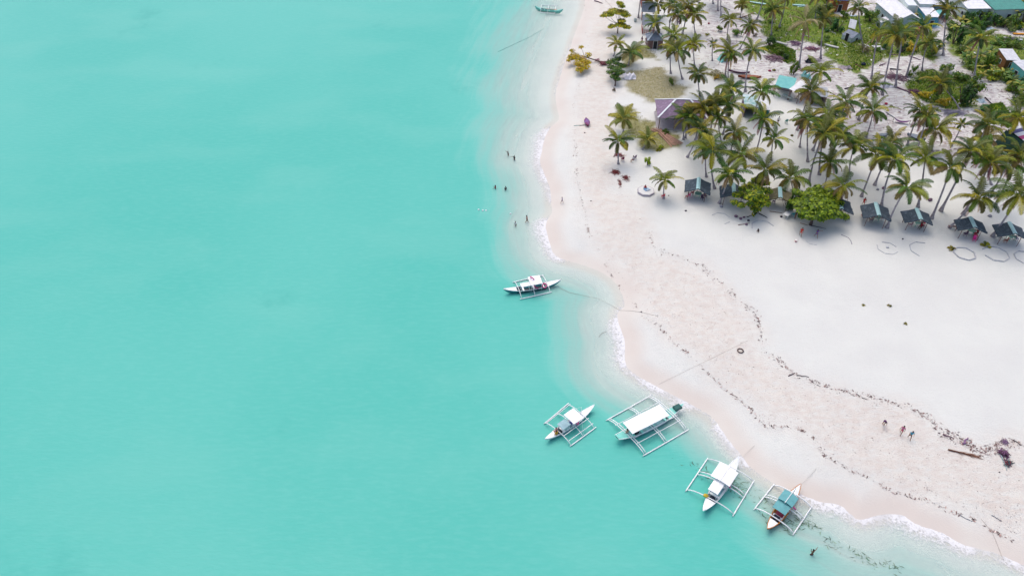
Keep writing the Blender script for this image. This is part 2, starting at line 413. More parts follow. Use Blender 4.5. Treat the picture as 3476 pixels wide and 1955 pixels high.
wc = mixc(t, sstep(t, dd_, .15, 1.15), shal, deep)
lk.new(wc, b.inputs['Base Color']); b.inputs['Roughness'].default_value = .35; b.inputs['IOR'].default_value = 1.33; b.inputs['Specular IOR Level'].default_value = .16
bn = N(t, 'Bump'); bn.inputs['Strength'].default_value = .25; bn.inputs['Distance'].default_value = .12
rr = mth(t, 'ADD', noise(t, 2.2, 5, .6, None, (.5, 1.5, 1)), mth(t, 'MULTIPLY', rip, .7))
lk.new(rr, bn.inputs['Height']); lk.new(bn.outputs[0], b.inputs['Normal'])
tr = N(t, 'BsdfTransparent'); tr.inputs[0].default_value = (.97, .99, .985, 1)
mx = N(t, 'MixShader')
op = mth(t, 'MULTIPLY', sstep(t, dd_, -.15, 1.0), .98)
lk.new(op, mx.inputs[0]); lk.new(tr.outputs[0], mx.inputs[1]); lk.new(b.outputs[0], mx.inputs[2])
fo = N(t, 'BsdfDiffuse'); fo.inputs[0].default_value = (.74, .74, .75, 1)
fn = noise(t, 1.9, 6, .75, None, (1, 1, 1)); fl = N(t, 'TexVoronoi'); fl.feature = 'DISTANCE_TO_EDGE'; fl.inputs['Scale'].default_value = 1.7
wv = N(t, 'Mapping'); wadd = N(t, 'VectorMath'); wadd.operation = 'ADD'
nz = N(t, 'TexNoise'); nz.inputs['Scale'].default_value = 1.5; lk.new(geo.outputs['Position'], nz.inputs[0])
lk.new(geo.outputs['Position'], wadd.inputs[0]); lk.new(nz.outputs['Color'], wadd.inputs[1]); lk.new(wadd.outputs[0], fl.inputs['Vector'])
lace = mth(t, 'SUBTRACT', .22, mth(t, 'MULTIPLY', fl.outputs['Distance'], .9))
fm = mth(t, 'ADD', mth(t, 'ADD', mth(t, 'MULTIPLY', sep.outputs[1], 1.05), mth(t, 'SUBTRACT', mth(t, 'MULTIPLY', fn, 1.3), 1.02)), lace)
fm = mth(t, 'MULTIPLY', mth(t, 'MULTIPLY', sstep(t, fm, .02, .8), mth(t, 'ADD', .5, mth(t, 'MULTIPLY', sstep(t, noise(t, .16, 3, .6), .36, .52), .5))), mth(t, 'MULTIPLY', sstep(t, sep.outputs[1], .0, .3), .9))
mx2 = N(t, 'MixShader'); lk.new(fm, mx2.inputs[0]); lk.new(mx.outputs[0], mx2.inputs[1]); lk.new(fo.outputs[0], mx2.inputs[2])
lk.new(mx2.outputs[0], nd['Material Output'].inputs[0])
water = grid_mesh('water', D < .9, np.full(len(P), .012), {'sea': (dep / 3, foam, np.clip(-D / 60, 0, 3))}, m)
tag(water, kind='structure')

# ------------------------------------------------------------------ coconut palms
LEAF = leafmat('palm_leaf', .5)
BARK = M('palm_bark', (.46, .42, .45), .95, .35, 2.5, .6, (.25, .22, .24), .1)
COCO = M('coconut_husk', (.30, .22, .05), .7, .4, 4)
def frond(mb, rr, L, elev, az, droop, col, wleaf=.095, nl=22, leafL=.95, hang=0.5):
    """one feathered frond: an arched rib with hanging leaflets either side"""
    ca, sa = math.cos(az), math.sin(az); pts = []; e = elev; p = Vector((ca * .12, sa * .12, 0)); n = 9
    for i in range(n + 1):
        pts.append(p.copy()); st = L / n
        p = p + Vector((ca * math.cos(e) * st, sa * math.cos(e) * st, math.sin(e) * st)); e -= droop / n * (0.5 + 1.1 * i / n)
        e = max(e, -1.5)
    side = Vector((-sa, ca, 0)); roll = rr.uniform(-.5, .5)
    mb.col = tuple(min(1, c * 1.9 + .03) for c in col)
    mb.tube(pts, [.05 * (1 - .8 * i / n) + .008 for i in range(n + 1)], 3, False)
    for k in range(nl):
        u = .12 + .88 * (k + .5) / nl; i = min(int(u * n), n - 1); f = u * n - i
        q = pts[i].lerp(pts[i + 1], f); d = (pts[i + 1] - pts[i]).normalized()
        upv = side.cross(d).normalized()
        if upv.z < 0: upv = -upv
        ll = leafL * (math.sin(math.pi * min(1, u * .86 + .12)) ** .6) * rr.uniform(.8, 1.1)
        for sg in (-1, 1):
            s_ = (side * math.cos(roll) * sg + upv * math.sin(roll) * sg)
            hg = hang * rr.uniform(.7, 1.3)
            a = (s_ * .85 + d * .55 + upv * .15).normalized(); tip1 = q + a * ll * .5
            a2 = (s_ * .5 + d * .5 + Vector((0, 0, -1)) * (hg * 1.5)).normalized(); tip2 = tip1 + a2 * ll * .55
            g = rr.uniform(.72, 1.3); mb.col = tuple(c * g for c in col)
            wv = d * wleaf
            i0 = len(mb.v); mb.add([q - wv * .5, q + wv * .5, tip1 + wv * .5, tip1 - wv * .5, tip2], [(0, 1, 2, 3), (3, 2, 4)])
def crown_mesh(seed, n=24, L=4.0, spike=True, tones=None, wleaf=.125, upright=0.0):
    rr = random.Random(seed); mb = MB()
    G = tones or [(.080, .150, .014), (.048, .105, .014), (.170, .200, .014), (.30, .27, .022), (.034, .078, .016)]
    for i in range(n):
        u = (i + .5) / n; az = i * 2.39996 + rr.uniform(-.25, .25)
        elev = math.radians(78 - 98 * u ** .85 + rr.uniform(-8, 8)) + upright * (1 - u)
        col = rr.choice(G) if u < .75 else rr.choice([(.20, .165, .045), (.13, .12, .035), (.09, .095, .03), (.24, .18, .07)])
        if u < .12: col = (.12, .14, .03)
        frond(mb, rr, L * rr.uniform(.82, 1.08) * (.72 + .35 * math.sin(math.pi * min(1, u + .2))), elev, az, rr.uniform(1.0, 1.75), col, wleaf, hang=.35 + .4 * u)
    return mb.mesh('crown', LEAF, True)
def skirt_mesh(seed):
    rr = random.Random(seed); mb = MB()
    for i in range(rr.choice([3, 4, 5])):
        az = rr.uniform(0, 6.28)
        frond(mb, rr, rr.uniform(2.2, 3.4), math.radians(rr.uniform(-50, -75)), az, .5, rr.choice([(.34, .16, .12), (.26, .13, .13), (.38, .25, .13), (.30, .13, .14)]), .09, 16, .55, 1.0)
    return mb.mesh('dead_frond_skirt', LEAF, True)
def coco_mesh(seed):
    rr = random.Random(seed); mb = MB()
    for i in range(9):
        a = rr.uniform(0, 6.28); mb.blob((math.cos(a) * .34, math.sin(a) * .34, rr.uniform(-.55, -.15)), .15, i, .05, 6, 4)
    return mb.mesh('coconut_cluster', COCO, smooth=True)
CROWNS = [crown_mesh(100 + i, rnd.choice([16, 18, 20])) for i in range(13)]
YCROWNS = [crown_mesh(200 + i, 18, 3.6, tones=[(.20, .19, .03), (.15, .16, .03), (.27, .22, .04)], upright=.25) for i in range(3)]
THIN = [crown_mesh(300 + i, 11, 3.2, upright=.15) for i in range(2)]
DEAD = [crown_mesh(330, 10, 4.2, tones=[(.30, .24, .14), (.24, .19, .11), (.16, .15, .05)])]
SKIRTS = [skirt_mesh(400 + i) for i in range(4)]
COCOS = [coco_mesh(i) for i in range(3)]
PALMS = []
def palm(cx, cy, bx=None, by=None, h=None, s=1.0, kind='n', bend=.35):
    i = len(PALMS); rr = random.Random(1000 + i)
    if bx is not None:
        B = PL(bx, by, -.05); d = Vector(ray(cx, cy)); o = Vector((0, 0, CAM_H))
        # the point of the crown's line of sight that is nearest to the vertical above the base
        num = (B.x - o.x) * d.x + (B.y - o.y) * d.y; tt = num / (d.x ** 2 + d.y ** 2)
        if h: tt = (B.z + h - o.z) / d.z
        T = o + d * tt
    else:
        hh = h or 7.0; z = 1.0
        T = GZ(cx, cy, z + hh); B = Vector((T.x + rr.uniform(-1.0, .3), T.y + rr.uniform(-1.2, .5), 0)); B.z = ZT(B.x, B.y) - .05
    H = T.z - B.z
    if H < 1.2: T.z = B.z + 1.2; H = 1.2
    root = empty('coconut_palm', B); PALMS.append(root)
    rel = T - B; side = Vector((rel.x, rel.y, 0))
    n = 10; pts = []
    wob = Vector((rr.uniform(-.25, .25), rr.uniform(-.25, .25), 0)) * min(1, H / 8)
    for k in range(n + 1):
        u = k / n; z = rel.z * (u + .12 * math.sin(math.pi * u) * 0)
        hx = u + bend * u * (1 - u)
        pts.append(Vector((side.x * hx, side.y * hx, z)) + wob * math.sin(math.pi * u))
    r0 = .17 * min(1.15, .6 + H / 20)
    rad = [r0 * (2.1 if k == 0 else 1.25 if k == 1 else 1.0 - .035 * k) for k in range(n + 1)]
    MB().tube(pts, rad, 8).build('trunk', BARK, root, smooth=True)
    if H > 2.6:                                     # the swollen foot of the trunk
        pass
    me = {'n': CROWNS, 'y': YCROWNS, 't': THIN, 'd': DEAD}[kind]
    c = bpy.data.objects.new('crown', rr.choice(me)); C.objects.link(c); c.parent = root; c.location = rel
    c.rotation_euler = (rr.uniform(-.2, .2), rr.uniform(-.2, .2), rr.uniform(0, 6.28)); sc_ = s * rr.uniform(.82, 1.12); c.scale = (sc_,) * 3
    if H > 5 and (kind == 'd' or rr.random() < .65):
        k = bpy.data.objects.new('dead_frond_skirt', rr.choice(SKIRTS)); C.objects.link(k); k.parent = root; k.location = rel - Vector((0, 0, .2)); k.rotation_euler.z = rr.uniform(0, 6.28)
        if kind == 'd': k.scale = (1.1, 1.1, 1.4)
    if H > 5 and kind == 'n':
        k = bpy.data.objects.new('coconut_cluster', rr.choice(COCOS)); C.objects.link(k); k.parent = root; k.location = rel; k.rotation_euler.z = rr.uniform(0, 6.28)
    size = 'tall' if H > 8.5 else 'mid-height' if H > 5 else 'low'
    if kind == 'd': size = 'withered brown-skirted'
    if kind == 'y': size = size + ' yellowish'
    lx = cx - to_px(B)[0]
    suf = 'trunk leaning right' if lx > 25 else 'trunk leaning left' if lx < -14 else 'trunk nearly upright'
    if H < 5: suf = ''
    auto(root, 'palm', 'coconut palm', 'palm tree', cx, cy, size, suf, 'coconut palms over the sand')
for a in [
    dict(cx=2223, cy=80, h=5.5), dict(cx=2234, cy=15, bx=2237, by=62), dict(cx=2286, cy=18, h=7), dict(cx=2303, cy=52, h=6.5), dict(cx=2355, cy=52, bx=2361, by=118),
    dict(cx=2338, cy=22, h=7), dict(cx=2286, cy=121, h=5, s=.85), dict(cx=2352, cy=150, bx=2358, by=225), dict(cx=2300, cy=176, bx=2317, by=270), dict(cx=2279, cy=163, bx=2277, by=250, s=.9),
    dict(cx=2369, cy=252, bx=2376, by=328), dict(cx=2140, cy=180, bx=2133, by=222, s=.95), dict(cx=2093, cy=150, h=2.4, kind='y', s=.8), dict(cx=2118, cy=405, h=2.8, kind='y', s=.95),
    dict(cx=2099, cy=480, bx=2099, by=557), dict(cx=2197, cy=475, h=1.7, kind='y', s=.75), dict(cx=2256, cy=612, bx=2253, by=673, s=.95, kind='n'), dict(cx=2325, cy=402, bx=2320, by=474),
    dict(cx=2380, cy=440, bx=2333, by=534, s=1.1), dict(cx=2419, cy=514, bx=2426, by=640, s=1.1), dict(cx=2400, cy=500, bx=2398, by=601), dict(cx=2476, cy=592, bx=2441, by=690, s=.95),
    dict(cx=2477, cy=69, bx=2469, by=137), dict(cx=2521, cy=19, bx=2512, by=60, s=.8, kind='y'), dict(cx=2546, cy=88, bx=2510, by=168, s=.8), dict(cx=2472, cy=177, bx=2463, by=262),
    dict(cx=2478, cy=190, bx=2473, by=272, s=.7), dict(cx=2553, cy=171, bx=2530, by=312), dict(cx=2419, cy=152, bx=2418, by=207, s=.6, kind='t'), dict(cx=2626, cy=34, bx=2618, by=120),
    dict(cx=2668, cy=-8, bx=2644, by=95), dict(cx=2734, cy=74, bx=2712, by=230, kind='d', s=1.05), dict(cx=2800, cy=63, bx=2786, by=200), dict(cx=2774, cy=-12, bx=2767, by=64),
    dict(cx=2808, cy=-14, bx=2804, by=50), dict(cx=2915, cy=28, bx=2932, by=164, s=1.1), dict(cx=2985, cy=108, bx=2959, by=268, s=1.05), dict(cx=2784, cy=245, h=6.5, s=1.0, kind='n'),
    dict(cx=2753, cy=312, h=8, s=1.05), dict(cx=2742, cy=405, bx=2742, by=549, s=1.05), dict(cx=2731, cy=415, bx=2715, by=500, s=.9), dict(cx=2955, cy=298, h=7, s=.95), dict(cx=2872, cy=346, h=8, s=1.0),
    dict(cx=2964, cy=378, bx=2940, by=466, s=1.05), dict(cx=2480, cy=303, h=7), dict(cx=2472, cy=356, h=6.5), dict(cx=2585, cy=312, h=6.5), dict(cx=2441, cy=398, bx=2452, by=491),
    dict(cx=2494, cy=452, bx=2477, by=540, s=1.05), dict(cx=2590, cy=405, bx=2566, by=518), dict(cx=2626, cy=472, bx=2618, by=545), dict(cx=2516, cy=525, h=6.5, s=1.0), dict(cx=2599, cy=580, h=6.5, s=1.05),
    dict(cx=2684, cy=606, bx=2697, by=660, s=1.0), dict(cx=2795, cy=456, bx=2745, by=622, s=1.1), dict(cx=2805, cy=430, bx=2781, by=593), dict(cx=2853, cy=460, h=7.5), dict(cx=2817, cy=552, bx=2797, by=640, s=1.05),
    dict(cx=2862, cy=632, bx=2857, by=730, s=1.1), dict(cx=2902, cy=496, bx=2883, by=590, s=1.05), dict(cx=2977, cy=527, bx=2924, by=667, s=1.1), dict(cx=2861, cy=372, bx=2861, by=430, s=.8),
    dict(cx=2808, cy=388, h=7.5), dict(cx=3039, cy=541, bx=2992, by=702, s=1.12), dict(cx=3025, cy=488, h=8), dict(cx=3141, cy=538, bx=3116, by=703, s=1.05), dict(cx=3227, cy=571, bx=3162, by=742, s=1.15),
    dict(cx=3080, cy=637, bx=3011, by=773, s=1.05), dict(cx=3296, cy=513, bx=3193, by=716, s=1.1), dict(cx=3362, cy=552, bx=3268, by=728, s=1.1), dict(cx=3461, cy=527, bx=3376, by=702, s=1.05),
    dict(cx=3320, cy=674, bx=3222, by=772, s=1.12, bend=.7), dict(cx=3460, cy=660, bx=3368, by=802, s=1.15), dict(cx=3177, cy=440, bx=3163, by=512, s=1.1), dict(cx=3265, cy=423, bx=3230, by=494, s=.55, bend=.8, kind='t'),
    dict(cx=3124, cy=376, bx=3080, by=494, s=1.05), dict(cx=3146, cy=398, bx=3111, by=522, s=.8), dict(cx=3353, cy=425, h=7, s=1.1), dict(cx=3343, cy=470, h=2.6, kind='y'), dict(cx=3456, cy=400, h=6, s=1.1),
    dict(cx=3345, cy=520, bx=3366, by=628, s=.9), dict(cx=3218, cy=32, bx=3202, by=190, s=1.1), dict(cx=3133, cy=90, bx=3077, by=262, s=1.1), dict(cx=3149, cy=146, bx=3130, by=240, s=1.0), dict(cx=3039, cy=118, bx=2995, by=323, s=1.15),
    dict(cx=3069, cy=104, bx=3040, by=298, s=.9), dict(cx=3329, cy=130, bx=3306, by=271, s=1.2), dict(cx=3188, cy=285, bx=3257, by=372, s=1.0, bend=-.5), dict(cx=2936, cy=160, h=1.4, kind='d', s=.5),
    dict(cx=2421, cy=-60, bx=2421, by=14), dict(cx=2441, cy=-50, bx=2437, by=38), dict(cx=2450, cy=-30, bx=2448, by=58, s=.8), dict(cx=2180, cy=-35, h=7), dict(cx=2600, cy=-40, h=8), dict(cx=3460, cy=620, h=2.5, kind='y', s=.01) ,
    dict(cx=3420, cy=562, h=8, s=.95), dict(cx=2390, cy=368, h=6.5), dict(cx=2345, cy=392, h=5.2, s=.9), dict(cx=2428, cy=352, h=7)]:
    if a.get('s') == .01: continue
    palm(**a)

# ------------------------------------------------------------------ broadleaf trees, bushes, bananas
BLEAF = leafmat('broad_leaf', .3); TLEAF = leafmat('tree_leaf', .3, False)
WOOD = M('branch_wood', (.16, .11, .10), .95, .35, 3, .4)
def leaves(mb, rr, c, r, n, size, cols, flat=0.0, up=.5):
    """leaf-sized faces spread through an uneven clump"""
    c = Vector(c)
    for _ in range(n):
        d = Vector((rr.gauss(0, 1), rr.gauss(0, 1), rr.gauss(0, 1))).normalized(); k = rr.random() ** .4
        p = c + Vector((d.x * r[0] * k, d.y * r[1] * k, d.z * r[2] * k))
        nn = (Vector((d.x, d.y, d.z * .7 + up)) + Vector((rr.uniform(-.5, .5), rr.uniform(-.5, .5), rr.uniform(-.3, .5)))).normalized()
        a = nn.cross(Vector((rr.uniform(-1, 1), rr.uniform(-1, 1), .3))).normalized(); b_ = nn.cross(a)
        s_ = size * rr.uniform(.6, 1.3); g = rr.uniform(.7, 1.25); col = rr.choice(cols); mb.col = tuple(x * g for x in col)
        mb.face([p - a * s_, p + b_ * s_ * .55, p + a * s_ * 1.1, p - b_ * s_ * .55])
def bush_mesh(seed, cols, n=420, size=.2, lobes=7):
    rr = random.Random(seed); mb = MB()
    for i in range(lobes):
        a = rr.uniform(0, 6.28); q = rr.uniform(.15, .68); z = rr.uniform(.25, .8)
        leaves(mb, rr, (math.cos(a) * q, math.sin(a) * q, z), (rr.uniform(.25, .42), rr.uniform(.25, .42), rr.uniform(.18, .3)), n // lobes, size * .5, cols)
    return mb.mesh('foliage', BLEAF, True)
DG = [(.022, .080, .014), (.034, .115, .018), (.06, .16, .02), (.018, .055, .014)]
MG = [(.065, .15, .012), (.10, .20, .016), (.04, .10, .014), (.16, .21, .018)]
YG = [(.28, .36, .01), (.18, .28, .012), (.44, .44, .014), (.09, .16, .012)]
OG = [(.48, .38, .01), (.62, .46, .012), (.30, .27, .01), (.50, .30, .02)]
BUSH = {'d': [bush_mesh(10 + i, DG) for i in range(3)], 'm': [bush_mesh(20 + i, MG) for i in range(4)], 'y': [bush_mesh(30 + i, YG) for i in range(3)], 'o': [bush_mesh(35 + i, OG) for i in range(2)],
        'b': [bush_mesh(38, [(.2, .13, .1), (.12, .08, .08), (.08, .09, .03)], 260)]}
stem_me = MB()
for i in range(5):
    a = i * 1.26; stem_me.tube([(0, 0, -.05), (math.cos(a) * .2, math.sin(a) * .2, .35), (math.cos(a) * .45, math.sin(a) * .45, .75)], [.05, .035, .015], 5)
STEM = stem_me.mesh('stems', WOOD)
def bush(px, py, rx, ry, k='m', seed=0):
    """px,py: centre of the foliage in the picture; rx, ry: half extents there"""
    foot = PL(px, py + ry * .75); dist = (foot - Vector((0, 0, CAM_H))).length
    r = rx * dist / FPX; hgt = max(.5, 1.25 * ry * dist / FPX / .85)
    rr = random.Random(int(px * 7 + py)); root = empty('bush', foot, rr.uniform(0, 6.28))
    for nm, me in (('foliage', rr.choice(BUSH[k])), ('stems', STEM)):
        o = bpy.data.objects.new(nm, me); C.objects.link(o); o.parent = root; o.scale = (r, r, hgt)
    adj = {'d': 'dark green', 'm': 'leafy green', 'y': 'yellow-green', 'o': 'olive-gold', 'b': 'brown dry'}[k]
    auto(root, 'bush', 'bush', 'bush', px, py, adj, '', 'bushes of the village and dunes')
for a in [(2610, 138, 26, 24, 'd'), (2693, 232, 20, 30, 'm'), (3235, 122, 32, 36, 'd'), (3262, 318, 44, 44, 'd'), (3300, 300, 38, 34, 'm'), (3345, 372, 28, 14, 'd'), (3400, 395, 34, 20, 'm'), (3384, 372, 14, 14, 'y'),
          (2842, 88, 26, 26, 'd'), (2862, 48, 18, 16, 'm'), (2952, 55, 34, 24, 'm'), (2990, 40, 22, 24, 'd'), (3210, 232, 26, 16, 'm'), (3255, 255, 34, 16, 'm'), (3215, 265, 22, 14, 'm'), (3100, 235, 14, 14, 'm'),
          (2645, 175, 20, 14, 'm'), (2664, 190, 18, 12, 'd'), (3348, 215, 26, 36, 'm'), (3375, 190, 16, 20, 'd'), (3290, 215, 22, 22, 'm'), (3262, 170, 22, 14, 'm'), (3190, 150, 20, 18, 'm'), (3160, 175, 24, 22, 'm'),
          (3095, 160, 22, 18, 'o'), (3060, 165, 24, 18, 'd'), (3235, 88, 30, 14, 'm'), (3275, 60, 26, 26, 'd'), (3305, 75, 26, 26, 'm'), (3335, 55, 28, 22, 'm'), (3345, 88, 26, 14, 'd'), (3375, 70, 24, 24, 'd'), (3405, 80, 26, 20, 'm'),
          (3400, 52, 22, 14, 'm'), (3440, 72, 26, 24, 'm'), (3470, 60, 24, 28, 'd'), (3428, 98, 20, 12, 'm'), (3466, 96, 14, 10, 'd'), (3452, 6, 22, 22, 'o'), (3476, 30, 22, 26, 'd'), (2975, 20, 16, 18, 'd'),
          (2198, 544, 18, 22, 'y'), (2279, 275, 14, 16, 'm'), (2245, 497, 16, 12, 'y'), (2262, 445, 18, 12, 'm'), (2440, 96, 14, 14, 'm'), (2500, 110, 22, 16, 'm'), (2430, 264, 16, 7, 'o'), (3436, 300, 24, 20, 'm'),
          (3455, 340, 28, 22, 'm'), (3425, 262, 26, 20, 'm'), (3468, 280, 24, 20, 'd'), (3410, 240, 20, 12, 'm'), (3450, 235, 24, 14, 'd'), (3410, 484, 14, 14, 'y'), (3450, 390, 20, 16, 'd'), (3442, 436, 10, 10, 'd'), (3400, 145, 36, 12, 'm'), (3455, 150, 26, 12, 'm'),
          (2085, 303, 9, 10, 'b'), (2068, 210, 12, 16, 'b'), (3175, 300, 22, 16, 'o'), (3140, 320, 24, 12, 'o'), (3200, 345, 26, 14, 'o'), (3090, 120, 20, 14, 'm'), (2780, 30, 18, 14, 'm'), (2815, 20, 26, 16, 'y'), (2900, 70, 18, 12, 'm'),
          (3360, 110, 12, 8, 'm'), (3320, 250, 26, 12, 'y'), (3370, 268, 24, 10, 'y'), (3085, 252, 12, 12, 'm'), (2560, 118, 12, 9, 'b'), (2678, 690, 24, 46, 'd')]:
    bush(*a)
rb = random.Random(77)
for pg, n_ in (([(3105, 260), (3170, 250), (3240, 285), (3240, 360), (3130, 340)], 9), ([(3225, 175), (3300, 250), (3400, 285), (3470, 370), (3476, 230), (3380, 215), (3300, 190)], 14), ([(2905, 120), (3060, 110), (3080, 180), (2940, 215)], 9), ([(2600, 20), (2800, 15), (2880, 150), (2800, 180), (2620, 120)], 10), ([(3220, 70), (3476, 70), (3476, 100), (3300, 98)], 8), ([(3370, 125), (3476, 130), (3476, 165), (3380, 160)], 5)):
    pa = np.array(pg, float)
    for _ in range(n_):
        while True:
            q = (rb.uniform(pa[:, 0].min(), pa[:, 0].max()), rb.uniform(pa[:, 1].min(), pa[:, 1].max()))
            if inside(np.array([q]), pa)[0]: break
        bush(q[0], q[1], rb.uniform(8, 17), rb.uniform(6, 11), rb.choice('mmydm'))

def banana_mesh(seed):
    rr = random.Random(seed); mb = MB()
    for i in range(8):
        az = i * .8 + rr.uniform(-.2, .2); e = rr.uniform(.5, 1.3); L = rr.uniform(1.7, 2.4); p = Vector((0, 0, 1.5)); side = Vector((-math.sin(az), math.cos(az), 0)); pts = []
        for k in range(7):
            pts.append(p.copy()); p = p + Vector((math.cos(az) * math.cos(e), math.sin(az) * math.cos(e), math.sin(e))) * (L / 6); e -= .3
        col = rr.choice([(.08, .15, .02), (.12, .19, .025), (.06, .12, .02), (.26, .24, .03)]); g = rr.uniform(.8, 1.2)
        wd = [.04, .22, .30, .32, .28, .18, .02]
        for sg in (-1, 1):
            mb.col = tuple(c * g * (1.15 if sg > 0 else .85) for c in col)
            vs = []
            for k in range(7): vs += [pts[k], pts[k] + side * sg * wd[k] - Vector((0, 0, .28 * wd[k]))]
            mb.add(vs, [(2 * k, 2 * k + 1, 2 * k + 3, 2 * k + 2) for k in range(6)])
    return mb.mesh('leaves', BLEAF, True)
BAN = [banana_mesh(i) for i in range(4)]
bst = MB().tube([(0, 0, -.05), (.03, 0, .8), (0, 0, 1.6)], [.14, .11, .07], 7).mesh('stem', M('banana_stem', (.22, .24, .08), .7, .3, 4), smooth=True)
for (px, py, s_) in [(3300, 52, 1.2), (3385, 45, 1.3), (3420, 42, 1.3), (3445, 62, 1.2), (3270, 95, .9), (3260, 80, 1.0), (3318, 205, 1.1), (3345, 235, 1.0), (3300, 240, .9), (3415, 222, .9), (3395, 262, 1.0), (3425, 290, 1.1), (3450, 310, 1.1),
                     (3360, 255, .8), (3328, 262, .8), (3440, 245, .9), (3155, 160, 1.0), (3180, 170, 1.0), (2830, 25, 1.2), (2810, 40, 1.0), (2797, 55, .9), (3060, 85, 1.2), (3090, 80, 1.2), (3285, 185, 1.0), (3265, 205, .9), (3232, 100, .8), (3465, 330, 1.1), (3350, 190, 1.1)]:
    r = empty('banana_plant', PL(px, py + 10), rnd.uniform(0, 6.28))
    for nm, me in (('leaves', rnd.choice(BAN)), ('stem', bst)):
        o = bpy.data.objects.new(nm, me); C.objects.link(o); o.parent = r; o.scale = (s_,) * 3
    auto(r, 'banana', 'banana plant', 'plant', px, py, 'broad-leaved', '', 'banana plants of the village')

def shade_tree(name, base, clumps, cols, label, size=.3, dens=300, trunk_r=.22, lean=None):
    """base: foot position; clumps: (px, py, z, rx, rz) in the picture at height z"""
    rr = random.Random(len(label)); B = PL(*base); root = empty(name, B)
    mb = MB(); tb = MB()
    top = Vector((0, 0, 0)); cs = []
    for (px, py, z, rx, rz) in clumps:
        c = GZ(px, py, B.z + z) - B; cs.append((c, rx, rz)); leaves(mb, rr, c, (rx, rx, rz), int(dens * rx * rx / 1.5), size, cols, up=.8)
    zs = max(c.z for c, _, _ in cs)
    fork = Vector((0, 0, zs * .3)) if lean is None else lean
    tb.tube([(0, 0, -.1), fork * .5, fork], [trunk_r * 1.4, trunk_r, trunk_r * .85], 8)
    for c, rx, rz in cs:
        mid = fork.lerp(c, .5) + Vector((rr.uniform(-.2, .2), rr.uniform(-.2, .2), -.15))
        tb.tube([fork, mid, c], [trunk_r * .55, trunk_r * .33, .03], 5)
    tb.build('trunk', WOOD, root, smooth=True); mb.build('crown', TLEAF, root, leaf=True)
    return tag(root, label, 'tree')
def cl(cx, cy, rx, ry, n, z0, z1, r0, r1, seed, rz=.35):
    rr = random.Random(seed); out = []
    for i in range(n):
        a = i * 2.4; q = math.sqrt((i + .5) / n); out.append((cx + math.cos(a) * rx * q, cy + math.sin(a) * ry * q, z0 + (z1 - z0) * (1 - q) + rr.uniform(-.3, .3), rr.uniform(r0, r1), rr.uniform(.6, 1.2) * rz))
    return out
LG = [(.17, .27, .008), (.23, .33, .010), (.09, .17, .008), (.31, .40, .014), (.035, .085, .008)]
shade_tree('shade_tree', (2752, 762), cl(2775, 690, 78, 56, 40, 3.0, 5.6, .75, 1.15, 3) + [(2868, 734, 2.6, .8, .4), (2848, 725, 3, .9, .4), (2700, 650, 4, .8, .4)], LG,
           'large dense round shade tree with bright green layered crown', .27, 330)
shade_tree('shade_tree', (2566, 722), cl(2568, 655, 48, 52, 20, 2.6, 6.0, .6, 1.0, 5) + [(2500, 660, 3.2, .8, .4), (2492, 685, 2.8, .7, .3), (2515, 695, 2.6, .8, .3), (2522, 612, 5.5, .5, .3), (2560, 690, 2.2, .9, .4), (2515, 640, 4, .5, .3), (2560, 725, 1.0, .35, .5), (2600, 690, 3, .8, .4)],
           YG + [(.05, .11, .012)], 'patchy yellow-green tree with gaps in its crown beside the covered beach huts', .25, 330)
shade_tree('beach_tree', (2096, 114), [(2065, 48, 4.2, 1.6, .22), (2085, 38, 4.8, 1.8, .25), (2110, 42, 4.8, 1.8, .22), (2125, 52, 4.3, 1.3, .2), (2048, 54, 3.8, 1.0, .18), (2105, 12, 7.0, 1.0, .3), (2112, 22, 6.2, .9, .25), (2098, 8, 7.4, .6, .2),
           (2080, 88, 2.2, 1.1, .2), (2108, 84, 2.5, 1.5, .3), (2128, 92, 2.0, 1.2, .2), (2072, 92, 2.0, .8, .15), (2112, 70, 3.4, 1.2, .25)], OG[:3] + YG, 'slender almond tree with flat tiers of golden green leaves near the top of the beach', .24, 260, .13)
fb = Vector((-4.6, 1.2, 1.0))
shade_tree('fallen_tree', (2052, 215), [(1950, 190, 1.6, 1.5, .6), (1972, 200, 1.6, 1.4, .6), (1985, 225, 1.3, 1.3, .6), (1968, 235, 1.1, 1.2, .5), (1940, 195, 1.3, 1.0, .5), (1998, 185, 1.5, .9, .5), (1972, 160, 2.0, .7, .4), (1942, 172, 1.6, .7, .3), (1930, 205, 1.0, .6, .3), (1990, 210, 1.6, 1.2, .5), (1962, 215, 1.5, 1.2, .5)],
           OG, 'toppled tree lying across the beach with golden leaves at the water side', .26, 150, .13, fb)
rt = empty('root_mass', PL(2048, 220))
mb = MB(); rr = random.Random(4)
for i in range(26):
    a = rr.uniform(0, 6.28); l = rr.uniform(.7, 2.0); e = rr.uniform(-.1, .9)
    mb.tube([(0, 0, .4), (math.cos(a) * l * .5, math.sin(a) * l * .5, .4 + e * .5), (math.cos(a) * l, math.sin(a) * l, max(0.02, e * l * .5))], [.1, .06, .02], 4)
mb.build('roots', M('red_root', (.28, .09, .11), .95, .4, 3), rt); MB().blob((0, 0, .3), (.7, .6, .4), 3, .25).build('soil_clod', M('root_soil', (.22, .09, .10), .95, .3, 4), rt)
tag(rt, 'torn up reddish root mass at the foot of the toppled golden tree', 'roots')
shade_tree('shore_tree', (2088, 292), cl(2090, 232, 26, 42, 14, 1.4, 3.6, .7, 1.1, 8), MG + DG[:2], 'compact bright green tree on the eroded dune edge behind the toppled tree', .22, 300, .14)
